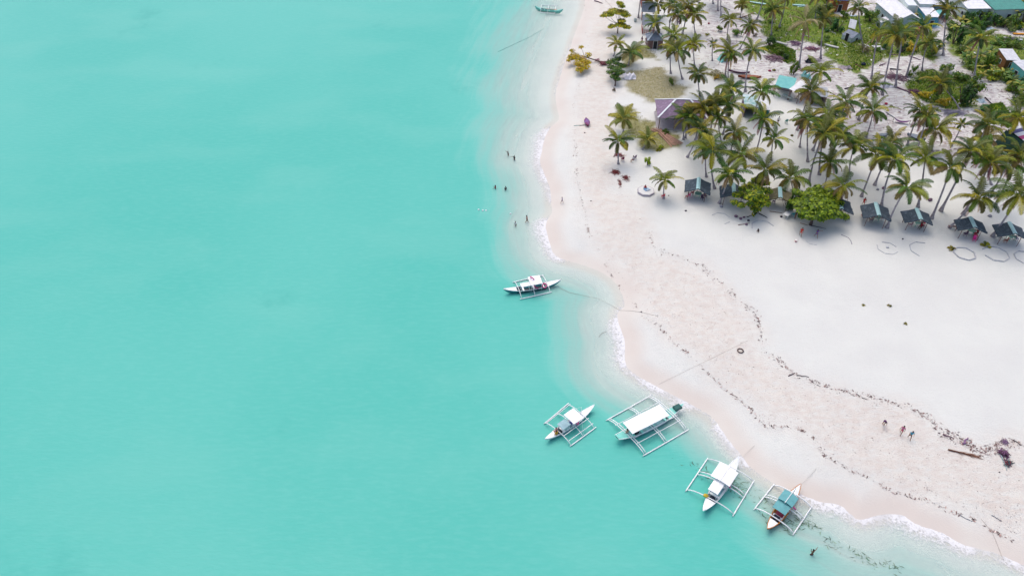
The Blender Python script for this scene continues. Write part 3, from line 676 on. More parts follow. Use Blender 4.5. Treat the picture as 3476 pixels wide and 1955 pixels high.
# ------------------------------------------------------------------ buildings
WH = corrugated('white_sheet', (.78, .78, .80), (.66, .67, .70), rustamt=.06)
WH2 = corrugated('worn_white_sheet', (.66, .67, .70), (.50, .52, .56), rustamt=.16)
TEAL = corrugated('teal_sheet', (.17, .50, .48), (.12, .42, .42), rustamt=0)
GTEAL = corrugated('green_sheet', (.04, .26, .21), (.03, .20, .17), rustamt=.0)
GREY = corrugated('grey_sheet', (.22, .26, .33), (.14, .17, .23), rustamt=.05)
THG = thatch('grey_thatch', (.30, .33, .37), (.20, .22, .25))
THP = thatch('purple_thatch', (.27, .20, .28), (.16, .115, .17))
THK = thatch('dark_thatch', (.085, .110, .135), (.045, .062, .080))
THO = thatch('olive_thatch', (.17, .16, .09), (.10, .09, .06))
CAP = M('white_ridge_cap', (.70, .74, .78), .5, .15, 4)
CAPT = M('pale_teal_ridge_cap', (.36, .58, .60), .5, .2, 4)
POST = M('post_wood', (.30, .20, .18), .9, .35, 5)
REDW = M('red_painted_wood', (.42, .08, .06), .7, .35, 4)
WALLB = M('blue_white_wall', (.34, .47, .52), .8, .35, 1.2, 0, (.55, .60, .62))
WALLW = M('pale_green_wall', (.58, .66, .63), .8, .12, 1.2)
WALLN = M('woven_brown_wall', (.26, .12, .045), .9, .4, 5, .4)
WALLR = M('orange_brick_wall', (.42, .15, .07), .9, .3, 3)
WALLP = M('pinkish_wall', (.46, .36, .38), .9, .2, 2)
DARK = M('dark_opening', (.02, .022, .03), .6, .3)
SLAB = M('concrete', (.46, .43, .44), .95, .2, 2.5, .2)
def rect_px(p4, z):
    q = [GZ(x, y, z) for x, y in p4]; c = sum(q, Vector()) / 4
    u = ((q[1] - q[0]) + (q[2] - q[3])) / 2; v = ((q[3] - q[0]) + (q[2] - q[1])) / 2
    ang = math.atan2(u.y, u.x) ; ux = Vector((math.cos(ang), math.sin(ang), 0)); vy = Vector((-ux.y, ux.x, 0))
    return c, ang, u.length, abs(v.dot(vy))
def building(name, p4, ez, rz, roofmat, wallmat=None, style='gable', ridge='u', cap=None, label='', cat='building', inset=.3, opens=(), posts=False, th=.07, skew=0, slab=False, rail=None, tilt=1):
    """p4: eave corners in the picture (front-left, front-right, back-right, back-left); ez/rz: eave and ridge height above the sand"""
    g = 1.1; c, ang, wu, wv = rect_px(p4, g + ez)
    root = empty(name, (c.x, c.y, g - .1), ang)
    if ridge == 'v': root.rotation_euler.z = ang + math.pi / 2; wu, wv = wv, wu
    a, b = wu / 2, wv / 2; E = ez + .1; Rz = rz + .1
    mb = MB()
    def slab3(pts):
        n = (Vector(pts[1]) - Vector(pts[0])).cross(Vector(pts[2]) - Vector(pts[1])).normalized()
        if n.z < 0: n = -n
        lo = [Vector(p) - n * th for p in pts]; k = len(pts); up_ = [Vector(p) for p in pts]
        mb.face(up_); mb.face(lo[::-1])
        for i in range(k): mb.face([lo[i], lo[(i + 1) % k], up_[(i + 1) % k], up_[i]])
    if style == 'gable':
        slab3([(-a, -b, E), (a, -b, E), (a, 0, Rz), (-a, 0, Rz)]); slab3([(-a, b, E), (-a, 0.004, Rz), (a, 0.004, Rz), (a, b, E)])
        rl = [((-a - .05, 0, Rz + .02), (a + .05, 0, Rz + .02))]
    elif style == 'hip':
        k = min(a, b) * .95
        slab3([(-a, -b, E), (a, -b, E), (a - k, 0, Rz), (-a + k, 0, Rz)]); slab3([(a, b, E), (-a, b, E), (-a + k, 0, Rz), (a - k, 0, Rz)])
        slab3([(a, -b, E), (a, b, E), (a - k, 0, Rz)]); slab3([(-a, b, E), (-a, -b, E), (-a + k, 0, Rz)])
        rl = [((-a + k, 0, Rz + .03), (a - k, 0, Rz + .03))] + [((sx * (a - k), 0, Rz + .03), (sx * a, sy * b, E + .04)) for sx in (-1, 1) for sy in (-1, 1)]
    else:
        slab3([(-a, -b, E), (a, -b, E), (a, b, Rz), (-a, b, Rz)]); rl = []
    rf = mb.build('roof', roofmat, root)
    if cap:
        m2 = MB()
        for p, q in rl: m2.bar(p, q, .34, .07)
        m2.build('ridge_cap', cap, rf)
    ia, ib = a - inset, b - inset
    top = lambda x, y: (E + (Rz - E) * (1 - abs(y) / b)) if style == 'gable' else (E + (Rz - E) * (y + b) / (2 * b)) if style == 'shed' else E
    if wallmat:
        w_ = MB(); sides = {'f': ((-ia, -ib), (ia, -ib)), 'r': ((ia, -ib), (ia, ib)), 'k': ((ia, ib), (-ia, ib)), 'l': ((-ia, ib), (-ia, -ib))}
        for k_, (p, q) in sides.items():
            if k_ in opens: continue
            mid = ((p[0] + q[0]) / 2, (p[1] + q[1]) / 2)
            dx, dy = q[0] - p[0], q[1] - p[1]; L = math.hypot(dx, dy); nx_, ny_ = dy / L * .06, -dx / L * .06
            for s_ in (1, -1):
                o_ = (nx_ * s_, ny_ * s_)
                w_.face([(p[0] + o_[0], p[1] + o_[1], 0), (q[0] + o_[0], q[1] + o_[1], 0), (q[0] + o_[0], q[1] + o_[1], top(*q) - th - .02), (mid[0] + o_[0], mid[1] + o_[1], top(*mid) - th - .02), (p[0] + o_[0], p[1] + o_[1], top(*p) - th - .02)])
        w_.build('wall', wallmat, root)
        for side in ('f', 'l', 'r', 'k'):
            if side in opens: continue
            L = 2 * ia if side in 'fk' else 2 * ib; nW = max(1, int(L / 2.6))
            for i in range(nW):
                s_ = -L / 2 + L * (i + .5) / nW
                q = {'f': (s_, -ib - .075, 0), 'k': (s_, ib + .075, 0), 'l': (-ia - .075, s_, 0), 'r': (ia + .075, s_, 0)}[side]
                dr = (side == 'f' and i == nW // 2)
                sz = (.9, .05, 1.9) if dr else (.9, .05, .8); zc = 1.0 if dr else min(1.45, E - .7)
                if side in 'lr': sz = (sz[1], sz[0], sz[2])
                ob = MB().box((q[0], q[1], zc), sz).build('door' if dr else 'window', DARK, root)
                fz = MB()
                for dz in (-1, 1): fz.box((q[0], q[1], zc + dz * (sz[2] / 2 + .04)), (sz[0] + .05, sz[1] + .05, .07))
                for dx_ in (-1, 1):
                    ex_ = (dx_ * (sz[0] / 2 + .04), 0) if side in 'fk' else (0, dx_ * (sz[1] / 2 + .04))
                    fz.box((q[0] + ex_[0], q[1] + ex_[1], zc), (.09, .09, sz[2] + .14))
                fz.build('frame', M('frame_paint', (.62, .64, .64), .6, .15), ob)
    if posts:
        nP = max(2, int(2 * a / 3.2) + 1)
        for i in range(nP):
            for y in (-ib, ib):
                x = -ia + 2 * ia * i / (nP - 1); MB().box((x, y, (top(x, y) - th) / 2), (.13, .13, top(x, y) - th - .02)).build('post', POST, root)
    if slab: MB().box((0, 0, .1), (2 * a - .3, 2 * b - .3, .34)).build('floor_slab', SLAB, root)
    if rail:
        r_ = MB()
        for z_ in (.35, .7, 1.0): r_.bar((-ia, -ib - .1, z_), (ia, -ib - .1, z_), .08); r_.bar((-ia - .1, -ib, z_), (-ia - .1, ib, z_), .08)
        for i in range(9): r_.bar((-ia + 2 * ia * i / 8, -ib - .1, 0), (-ia + 2 * ia * i / 8, -ib - .1, 1.0), .06)
        r_.build('railing', rail, root)
    tag(root, label, cat); return root
building('pavilion', [(2230, 402), (2405, 405), (2392, 345), (2226, 337)], 2.7, 4.9, THP, None, 'hip', 'u', CAP, 'large open pavilion with purple-brown hipped roof and white ridge caps', 'pavilion', .5, posts=True, slab=True)
hs = building('house', [(3044, 71), (3120, 68), (3058, 4), (2974, 6)], 3.2, 4.7, WH, WALLB, 'gable', 'v', None, 'big house with long bright white gable roof and weathered blue walls', 'house', .45)
building('lean_to', [(2989, 80), (3015, 69), (3008, 62), (2981, 70)], 2.1, 2.5, WH, WALLB, 'shed', 'u', None, 'tiny white roofed lean-to against the left wall of the big white house', 'shed', .15)
building('house', [(3132, 59), (3180, 59), (3172, 25), (3125, 25)], 2.8, 3.3, WH, M('bright_blue_wall', (.10, .36, .48), .7, .3, 2), 'shed', 'u', None, 'small blue house under a square white sheet roof right of the big house', 'house', .2)
building('awning', [(3181, 52), (3206, 51), (3198, 34), (3177, 34)], 2.3, 2.5, TEAL, None, 'shed', 'u', None, 'light turquoise awning beside the small blue house', 'awning', .1, posts=True)
building('house', [(3102, 14), (3149, 15), (3150, -28), (3098, -28)], 4.0, 4.8, WH, WALLW, 'shed', 'u', None, 'pale green walled building with dark windows behind the small blue house', 'house', .2)
building('house', [(3072, 18), (3098, 20), (3096, -20), (3060, -20)], 4.3, 4.6, CAP, WALLW, 'shed', 'u', None, 'narrow pale wing with dark upright windows behind the big white roofed house', 'house', .1)
building('house', [(3154, 17), (3206, 18), (3203, -22), (3152, -22)], 3.6, 4.2, WH2, M('slate_wall', (.16, .22, .27), .8, .3), 'shed', 'u', None, 'grey white roofed house at the top edge behind the turquoise awning', 'house', .3)
building('house', [(3262, 31), (3341, 30), (3322, -22), (3243, -22)], 3.2, 4.0, WH, WALLW, 'shed', 'u', None, 'broad white sheet roofed house at the top edge beside the green roof', 'house', .4)
building('house', [(3346, 36), (3473, 31), (3440, -24), (3326, -22)], 3.2, 4.3, GTEAL, WALLW, 'shed', 'u', None, 'long building with sea green roof at the top right corner', 'house', .4)
building('hut', [(3414, 206), (3457, 204), (3442, 177), (3390, 173)], 2.6, 3.2, WH2, WALLN, 'shed', 'u', None, 'small brown woven hut with pale sheet roof among the bananas', 'hut', .15)
building('shack', [(3466, 246), (3510, 243), (3500, 208), (3448, 214)], 2.6, 3.1, WH2, TEAL, 'shed', 'u', None, 'white and teal sheet shack cut by the right edge near the brown hut', 'shack', .15)
building('shack', [(2870, 122), (2908, 139), (2914, 113), (2882, 101)], 1.1, 2.0, GREY, M('pale_board', (.52, .60, .62), .8, .3), 'gable', 'u', None, 'low collapsed grey sheet shack on the green lawn', 'shack', .1, opens=('k',))
ls = empty('loose_sheet', PL(2889, 100)); MB().box((0, 0, 1.3), (1.7, .05, 2.4), Matrix.Rotation(-.9, 3, 'X') @ Matrix.Rotation(.3, 3, 'Y')).build('sheet', WH, ls)
MB().bar((-.5, .6, 0), (-.4, .1, 1.6), .07).build('prop', POST, ls); tag(ls, 'bright white roofing sheet propped against the collapsed grey shack', 'sheet')
building('house', [(2822, 2), (2876, 4), (2872, -26), (2820, -26)], 3.0, 3.8, M('navy_roof', (.04, .06, .16), .6, .3), WALLR, 'shed', 'u', None, 'orange brick walled house cut by the top edge above the lawn', 'house', .1)
building('shed', [(2623, 291), (2686, 304), (2708, 276), (2650, 266)], 2.5, 3.1, TEAL, WALLP, 'shed', 'u', None, 'open fronted shed with light teal sheet roof', 'shed', .25, opens=('f', 'l', 'r'), posts=True)
building('shed', [(2688, 305), (2726, 323), (2747, 288), (2710, 277)], 2.55, 3.2, WH, WALLP, 'shed', 'u', None, 'open white roofed shed joined to the teal roofed one', 'shed', .25, opens=('f', 'l', 'r'), posts=True)
building('shed', [(2750, 324), (2805, 331), (2814, 305), (2760, 300)], 2.3, 2.8, WH2, WALLP, 'shed', 'u', None, 'white sheet shed half hidden by palms right of the joined pair', 'shed', .25, opens=('f',), posts=True)
building('hut', [(2524, 362), (2577, 365), (2566, 330), (2524, 328)], 2.5, 3.0, corrugated('ribbed_white_teal', (.62, .70, .72), (.20, .42, .42), rustamt=.08), M('dim_wall', (.14, .11, .14), .9, .3), 'shed', 'u', None, 'open hut with ribbed white and teal roof and dark inside', 'hut', .2, opens=('f',), posts=True)
building('hut', [(2586, 374), (2610, 374), (2606, 346), (2584, 346)], 2.3, 2.7, WH, TEAL, 'shed', 'u', None, 'narrow white and turquoise hut right of the dark open hut', 'hut', .12, opens=('f',), posts=True)
building('beach_hut', [(2179, 41), (2226, 44), (2222, 20), (2177, 18)], 2.2, 3.9, THG, None, 'gable', 'u', CAP, 'grey thatched beach hut with red rail, middle one of the column', 'hut', .3, posts=True, rail=REDW)
building('beach_hut', [(2179, 86), (2242, 89), (2238, 63), (2179, 61)], 2.2, 3.9, THG, None, 'gable', 'u', CAP, 'grey thatched beach hut, third of the column and partly behind a palm', 'hut', .3, posts=True, rail=REDW)
building('beach_hut', [(2177, -3), (2220, 0), (2218, -26), (2175, -26)], 2.2, 3.9, THG, M('orange_floor', (.45, .18, .03), .8, .3), 'gable', 'u', CAP, 'topmost beach hut cut by the picture edge with red and orange base', 'hut', .3, opens=('f', 'l'), posts=True, rail=REDW)
building('beach_hut', [(2188, 139), (2256, 139), (2248, 116), (2200, 116)], 2.1, 3.6, GREY, M('plank_wall', (.25, .15, .14), .9, .4, 4), 'hip', 'u', CAP, 'hip roofed grey hut with low plank walls under a leaning palm', 'hut', .35, opens=('k',), posts=True)
# striped awning roof with a dark green tarp wall
m, t, nd, lk, b = newmat('striped_sheet')
tc = N(t, 'TexCoord'); sx_ = N(t, 'SeparateXYZ'); lk.new(tc.outputs['Object'], sx_.inputs[0])
fr = mth(t, 'FRACT', mth(t, 'MULTIPLY', sx_.outputs[1], .55)); fr2 = mth(t, 'FRACT', mth(t, 'MULTIPLY', sx_.outputs[1], .275))
ccol = mixc(t, mth(t, 'GREATER_THAN', fr2, .5), (.07, .06, .22), (.50, .02, .16))
lk.new(mixc(t, mth(t, 'GREATER_THAN', fr, .5), (.75, .75, .78), ccol), b.inputs['Base Color'])
st = building('stall', [(3468, 497), (3520, 484), (3505, 425), (3441, 442)], 2.5, 3.2, m, M('dark_green_tarp', (.012, .06, .045), .6, .4, 2), 'shed', 'u', None, 'stall with white, navy and magenta striped roof and dark green tarp side', 'stall', .12, posts=True, opens=('f',))
MB().face([(-4.2, -3.2, .05), (-2.4, -2.6, 2.5), (-2.4, 2.6, 3.0), (-4.4, 2.6, .05)]).face([(-4.4, 2.6, .02), (-2.4, 2.6, 2.97), (-2.4, -2.6, 2.47), (-4.2, -3.2, .02)]).build('tarp', MC['dark_green_tarp'], st)

# ------------------------------------------------------------------ thatched beach kiosks
KT = M('mint_table', (.22, .52, .40), .5, .2, 3)
def kiosk(bk, ft, label, mat=THK, hw=2.2, drop=.95):
    g = ZT(*GZ(ft[0], ft[1], 2)[:2]); zr = g + 2.85
    A = GZ(*bk, zr); F = GZ(*ft, zr); c = (A + F) / 2; L = (A - F).length + .25
    ang = math.atan2((A - F).y, (A - F).x); root = empty('kiosk', (c.x, c.y, g), ang)
    h = L / 2; zt = 2.85; mb = MB(); rr = random.Random(int(bk[0]))
    for sg in (-1, 1):
        n = 10; vs = []; fs = []
        for i in range(n + 1):
            x = -h + L * i / n
            for j, v in enumerate((0.0, .5, 1.0)):
                ex = rr.uniform(-.05, .05) if v == 1 else 0
                vs.append((x * (1 + .02 * v), sg * (hw * v + ex + .004), zt - drop * v - .10 * math.sin(math.pi * v) + ex * .5))
        for i in range(n):
            for j in range(2): fs.append((i * 3 + j, i * 3 + j + 1, i * 3 + 4 + j, i * 3 + 3 + j))
        k0 = len(vs); vs2 = [(x, y, z - .16) for x, y, z in vs]; fs2 = [tuple(q + k0 for q in f[::-1]) for f in fs]
        edge = [(i * 3 + 2, i * 3 + 2 + k0, i * 3 + 5 + k0, i * 3 + 5) for i in range(n)] + [(0 + j, 1 + j, 1 + j + k0, 0 + j + k0) for j in range(2)] + [(n * 3 + j, n * 3 + j + k0, n * 3 + 1 + j + k0, n * 3 + 1 + j) for j in range(2)]
        mb.add(vs + vs2, fs + fs2 + edge)
    rf = mb.build('roof', mat, root)
    cp = MB(); cp.add([(-h - .05, -.34, zt - .10), (-h - .05, 0, zt + .05), (-h - .05, .34, zt - .10), (h + .05, -.34, zt - .10), (h + .05, 0, zt + .05), (h + .05, .34, zt - .10)], [(0, 3, 4, 1), (1, 4, 5, 2)]).build('ridge_cap', CAPT, rf)
    for sx in (-1, 1):
        for sy in (-1, 1): MB().tube([(sx * (h - .45), sy * 1.45, -.1), (sx * (h - .45), sy * 1.4, zt - drop * .62 - .18)], .06, 6).build('post', POST, root)
    bm = MB()
    for sy in (-1, 1): bm.bar((-h + .3, sy * 1.4, zt - drop * .62 - .2), (h - .3, sy * 1.4, zt - drop * .62 - .2), .08)
    for sx in (-1, 1): bm.bar((sx * (h - .45), -1.4, zt - drop * .62 - .25), (sx * (h - .45), 1.4, zt - drop * .62 - .25), .08); bm.bar((sx * (h - .45), 0, zt - .2), (sx * (h - .45), 0, zt - drop * .62 - .25), .07)
    bm.build('beams', POST, root)
    tag(root, label, 'kiosk', 'thatched kiosks along the front of the palm grove'); return root
KIO = []
for bk, ft, lab, mt in [((2373, 604), (2370, 639), 'leftmost dark thatched kiosk with pale ridge strip and red chairs', THK), ((2490, 622), (2493, 657), 'dark kiosk half hidden behind the patchy yellow-green tree', THK),
                        ((2648, 636), (2650, 668), 'olive thatched kiosk between the two broadleaf shade trees', THO), ((2846, 668), (2857, 706), 'dark kiosk mostly hidden behind the large round shade tree', THK),
                        ((2974, 688), (2985, 728), 'dark kiosk fourth from the right end of the row', THK), ((3113, 708), (3127, 742), 'dark kiosk third from the right end, pale mint table under it', THK),
                        ((3296, 737), (3311, 769), 'second kiosk from the right end with pink chair in front', THK), ((3428, 754), (3447, 790), 'rightmost dark kiosk of the row, palm trunk crossing its roof', THK)]:
    KIO.append(kiosk(bk, ft, lab, mt))
def table(px, py, lab, mat=KT, r=.62, dz=0, rect=None):
    if 'kiosk' in lab: py += 10
    root = empty('table', PL(px, py), rnd.uniform(0, 3)); tp = MB()
    if rect: tp.box((0, 0, .74), (rect[0], rect[1], .05))
    else: tp.tube([(0, 0, .72), (0, 0, .77)], r, 14)
    tp.build('tabletop', mat, root)
    hx, hy = (rect[0] / 2 - .08, rect[1] / 2 - .08) if rect else (r * .6, r * .6)
    for sx in (-1, 1):
        for sy in (-1, 1): MB().box((sx * hx, sy * hy, .36), (.06, .06, .72)).build('leg', mat, root)
    tag(root, lab, 'table'); return root
def chair(px, py, col, rz, lab, name='chair'):
    mt = M('chair_%d_%d_%d' % tuple(int(c * 100) for c in col), col, .5, .2, 3); py += 10 if ('kiosk' in lab or 'mint' in lab) else 0
    root = empty(name, PL(px, py), rz)
    MB().box((0, 0, .44), (.46, .46, .05)).build('seat', mt, root); MB().box((0, -.23, .72), (.46, .05, .5), Matrix.Rotation(.12, 3, 'X')).build('backrest', mt, root)
    for sx in (-1, 1):
        for sy in (-1, 1): MB().box((sx * .2, sy * .2, .21), (.05, .05, .42)).build('leg', mt, root)
    for sx in (-1, 1): MB().bar((sx * .24, -.2, .64), (sx * .24, .2, .64), .04).build('armrest', mt, root)
    tag(root, lab, 'chair'); return root
for px, py, lab in [(2368, 658, 'green round table under the leftmost kiosk'), (2973, 738, 'mint green round table under the kiosk fourth from right'), (3110, 756, 'pale mint table under the kiosk third from right'),
                    (3293, 783, 'mint table under the second kiosk from the right end'), (3428, 803, 'mint table under the rightmost kiosk')]:
    table(px, py, lab, rect=(1.1, .9) if 'pale' in lab or 'rightmost' in lab else None)
table(2488, 652, 'light turquoise table under the kiosk behind the yellow-green tree', M('turq_table', (.20, .55, .55), .5, .15), rect=(1.0, .8))
table(2672, 735, 'white rectangular table set out beside the round shade tree', M('white_plastic', (.75, .77, .78), .4, .08), rect=(1.9, .9))
chair(2692, 733, (.10, .50, .55), .6, 'turquoise chair at the white table by the round shade tree')
PK = (.85, .05, .30); RD = (.55, .04, .07); DR = (.22, .03, .07); PU = (.12, .07, .14)
for x, y, c_, rz, lab in [(2338, 658, PK, 1.2, 'bright pink chair at the left side under the leftmost kiosk'), (2349, 650, DR, .9, 'dark red chair behind the pink chair under the leftmost kiosk'), (2393, 662, PU, -1.2, 'dark chair at the right side of the green table under the leftmost kiosk'),
                          (2384, 668, PU, -2.6, 'dark chair in front of the green table under the leftmost kiosk'), (3305, 808, PK, 2.9, 'bright pink chair standing out in front of the second kiosk from right'), (3310, 795, RD, -1.5, 'red chair right of the table under the second kiosk from right'),
                          (3274, 790, PU, 1.4, 'dark chair left of the table under the second kiosk from right'), (3128, 762, DR, -1.4, 'dark red chair right of the pale mint table'), (3133, 753, RD, -1.8, 'red chair behind the dark red one under the third kiosk from right'),
                          (3088, 758, (.42, .26, .28), 1.3, 'dusty pink chair left of the pale mint table'), (2955, 742, (.40, .25, .27), 1.2, 'dusty pink chair left of the table under the fourth kiosk from right'), (2992, 738, (.55, .55, .58), -1.5, 'light grey chair right of the table under the fourth kiosk from right'),
                          (3411, 812, (.42, .16, .12), 1.2, 'brick red chair left of the table under the rightmost kiosk'), (3447, 806, (.28, .26, .34), -1.4, 'slatted grey lounge chair right of the table under the rightmost kiosk'),
                          (2465, 655, (.45, .22, .05), .9, 'orange brown chair under the kiosk behind the yellow-green tree'), (2625, 690, PU, 1.0, 'dark chair in the shade between the two broadleaf trees'), (2668, 418, (.10, .28, .24), 0, 'dark green chair standing alone in the palm grove'),
                          (2154, 541, PU, .8, 'dark purple chair on open sand by the leaning shore palm'), (2113, 546, DR, .3, 'small dark red chair beside the shore palm trunk'), (2250, 672, RD, .4, 'red chair at the foot of the lone beach palm')]:
    chair(x, y, c_, rz, lab)
for x, y, lab in [(3233, 775, 'dark wooden bench left of the second kiosk from right'), (3384, 801, 'dark wooden bench behind the trunk by the rightmost kiosk')]:
    r = empty('bench', PL(x, y), -.15); MB().box((0, 0, .42), (1.5, .4, .07)).build('seat', POST, r)
    for sx in (-.6, .6): MB().box((sx, 0, .2), (.08, .34, .38)).build('leg', POST, r)
    tag(r, lab, 'bench')

# ------------------------------------------------------------------ outrigger boats
BW = M('boat_white', (.80, .82, .82), .5, .10, 2); BD = M('boat_deck_blue', (.24, .46, .50), .5, .3, 2); BN = M('boat_dark', (.025, .03, .05), .5, .3)
BT = M('boat_teal_trim', (.05, .30, .33), .45, .2); BMINT = M('boat_mint', (.22, .62, .54), .45, .15, 2); BO = M('boat_orange', (.55, .20, .03), .45, .25, 2); BPINK = M('boat_pink', (.62, .12, .28), .5, .3)
CANT = M('canopy_teal', (.13, .36, .38), .75, .16, 1.5); CANW = M('canopy_white', (.80, .80, .82), .7, .05, 1.5); CANB = M('canopy_greyblue', (.30, .46, .50), .7, .2, 1.5)
def boat(label, bow, stern, fl, fr_, arms, roofs=(), hull=BW, deck=BW, inner=BD, beam=1.1, zt=.95, dbl=.0, rails=(), mast=None, trim=None, zf=.16, canmat=CANW, blunt=False, armr=.05):
    A = GZ(*bow, zt); S = GZ(*stern, zt * .75); ax = A - S; ax.z = 0; L = ax.length; ang = math.atan2(ax.y, ax.x)
    O = (A + S) / 2; O.z = 0; root = empty('outrigger_boat', O, ang); ux = ax.normalized(); uy = Vector((-ux.y, ux.x, 0))
    lc = lambda p: ((p - O).dot(ux), (p - O).dot(uy))
    n = 22; G_ = []; 
    for i in range(n + 1):
        t_ = i / n; x = -L / 2 + L * t_; q = abs(2 * t_ - 1)
        if blunt and t_ < .5: wv_ = beam / 2 * (.45 + .55 * (1 - q ** 2.2))
        else: wv_ = beam / 2 * max(.02, (1 - q ** 2.0) ** .8)
        zg = .52 + (zt - .52) * q ** 2.6; zk = -.22 + (zg - .15 + .22) * q ** 5
        G_.append([(x, -wv_, zg), (x, -wv_ * .72, (zg + zk) / 2), (x, 0, zk), (x, wv_ * .72, (zg + zk) / 2), (x, wv_, zg)])
    mb = MB(); vs = [p for r_ in G_ for p in r_]
    mb.add(vs, [(i * 5 + j, i * 5 + 5 + j, i * 5 + 6 + j, i * 5 + 1 + j) for i in range(n) for j in range(4)])
    h_ = mb.build('hull', hull, root, smooth=True)
    gw = MB()
    for sg in (0, 4): gw.tube([Vector(r_[sg]) for r_ in G_], .045, 5)
    gw.build('gunwale', trim or BW, h_)
    k1, k2 = int(n * .26), int(n * .74)
    for rg in (range(0, k1), range(k2, n)):
        dk = MB()
        for i in rg:
            a, b_ = G_[i], G_[i + 1]; dk.face([a[0], b_[0], (b_[0][0], 0, b_[0][2] + .05), (a[0][0], 0, a[0][2] + .05)]).face([(a[0][0], 0, a[0][2] + .05), (b_[0][0], 0, b_[0][2] + .05), b_[4], a[4]])
        dk.build('deck', deck, root)
    il = MB()
    for i in range(k1, k2):
        a, b_ = G_[i], G_[i + 1]; il.face([(a[0][0], a[0][1] * .92, .12), (b_[0][0], b_[0][1] * .92, .12), (b_[4][0], b_[4][1] * .92, .12), (a[4][0], a[4][1] * .92, .12)])
    il.build('floor_boards', inner, root)
    for xx in (-.16, .02, .19): MB().box((xx * L, 0, .42), (.28, beam * .9, .05)).build('thwart', deck, root)
    FL = []
    for e in (fl, fr_):
        p, q = lc(GZ(*e[0], zf)), lc(GZ(*e[1], zf))
        if p[0] > q[0]: p, q = q, p
        FL.append((p, q)); MB().tube([(p[0], p[1], zf), (p[0] + .5, p[1] + (q[1] - p[1]) * .07, zf - .03), (q[0] - .5, q[1] - (q[1] - p[1]) * .07, zf - .03), (q[0], q[1], zf + .05)], [.055, .08, .08, .055], 8).build('outrigger_float', BW, root, smooth=True)
    at_ = lambda f, u: Vector((f[0][0] + (f[1][0] - f[0][0]) * u, f[0][1] + (f[1][1] - f[0][1]) * u, zf + .05))
    for u in arms:
        for off in ((-dbl / 2, dbl / 2) if dbl else (0,)):
            a, b_ = at_(FL[0], u), at_(FL[1], u); a.x += off; b_.x += off; pts = []
            for k in range(13):
                s_ = k / 12; p = a.lerp(b_, s_); y_ = abs(2 * s_ - 1); p.z = .16 + .62 * (1 - y_ ** 3.2); pts.append(p)
            MB().tube(pts, [armr * (.75 if k in (0, 12) else 1.1) for k in range(13)], 6).build('outrigger_arm', BW, root, smooth=True)
    for v in rails:
        p0 = at_(FL[0] if v > 0 else FL[1], .03); p1 = at_(FL[0] if v > 0 else FL[1], .97); p0.y *= abs(v); p1.y *= abs(v); p0.z = p1.z = .16 + .62 * (1 - abs(v) ** 3.2) + .1
        MB().tube([p0, p1], .045, 5).build('side_pole', BW, root)
    for q4, z, mt, st_ in roofs:
        pts = [lc(GZ(x, y, z)) for x, y in q4]; xs = sorted(p[0] for p in pts); ys = sorted(p[1] for p in pts)
        x0, x1 = (xs[0] + xs[1]) / 2 - .1, (xs[2] + xs[3]) / 2 + .1; y0, y1 = (ys[0] + ys[1]) / 2 - .08, (ys[2] + ys[3]) / 2 + .08
        yc = (y0 + y1) / 2; m3 = MB(); rdg = .16 if st_ == 'g' else .05
        secs = 5; vs = []
        for i in range(secs + 1):
            x = x0 + (x1 - x0) * i / secs; sag = .03 * math.sin(i * 2.1)
            vs += [(x, y0, z + sag), (x, (y0 + yc) / 2, z + rdg * .55 + sag * .5), (x, yc, z + rdg), (x, (y1 + yc) / 2, z + rdg * .55 - sag * .5), (x, y1, z - sag)]
        k = len(vs); fs = [(i * 5 + j, i * 5 + 5 + j, i * 5 + 6 + j, i * 5 + 1 + j) for i in range(secs) for j in range(4)]
        m3.add(vs + [(a_, b_, c_ - .04) for a_, b_, c_ in vs], fs + [tuple(e + k for e in f[::-1]) for f in fs] + [(i * 5, i * 5 + k, i * 5 + 5 + k, i * 5 + 5) for i in range(secs)] + [(i * 5 + 4, i * 5 + 9, i * 5 + 9 + k, i * 5 + 4 + k) for i in range(secs)]
               + [(j, j + 1, j + 1 + k, j + k) for j in range(4)] + [(secs * 5 + j, secs * 5 + j + k, secs * 5 + j + 1 + k, secs * 5 + j + 1) for j in range(4)])
        cn = m3.build('canopy', mt, root)
        if st_ == 'g': MB().tube([(x0 - .15, yc, z + rdg + .03), (x1 + .9, yc, z + rdg + .05)], .04, 5).build('ridge_pole', BW, cn)
        for x in (x0 + .12, x1 - .12):
            for y in (y0 + .08, y1 - .08): MB().tube([(x, y * .9, .6), (x, y, z - .02)], .028, 5).build('canopy_post', BW, root)
    if mast:
        b0 = Vector((mast[0] * L, 0, .5)); MB().tube([b0, b0 + Vector((-.1, 0, mast[1]))], [.05, .03], 6).build('mast', BW, root)
        for sg in (-1, 1): MB().tube([b0 + Vector((-.1, 0, mast[1])), at_(FL[0 if sg > 0 else 1], .5)], .012, 3).build('stay_line', BW, root)
    # loose fittings on the hull: engine box, hatch
    MB().box((-.22 * L, 0, .40), (.5, beam * .42, .34)).build('engine_box', BN, root)
    tag(root, label, 'boat', 'outrigger boats at the shore'); root['dummy'] = 0; del root['dummy']
    return root, L, ang, ux, uy, O
bA = boat('biggest outrigger boat with one long white canopy and mint green bow', (2322, 1369), (2093, 1488), [(2057, 1427), (2211, 1341)], [(2182, 1547), (2338, 1457)], (.06, .5, .95),
     [([(2122, 1438), (2231, 1372), (2272, 1406), (2148, 1471)], 2.0, CANW, 'f')], hull=BW, deck=BMINT, inner=BD, beam=1.75, zt=1.15, dbl=.30, rails=(.52, -.55, -.3), blunt=True, armr=.06)
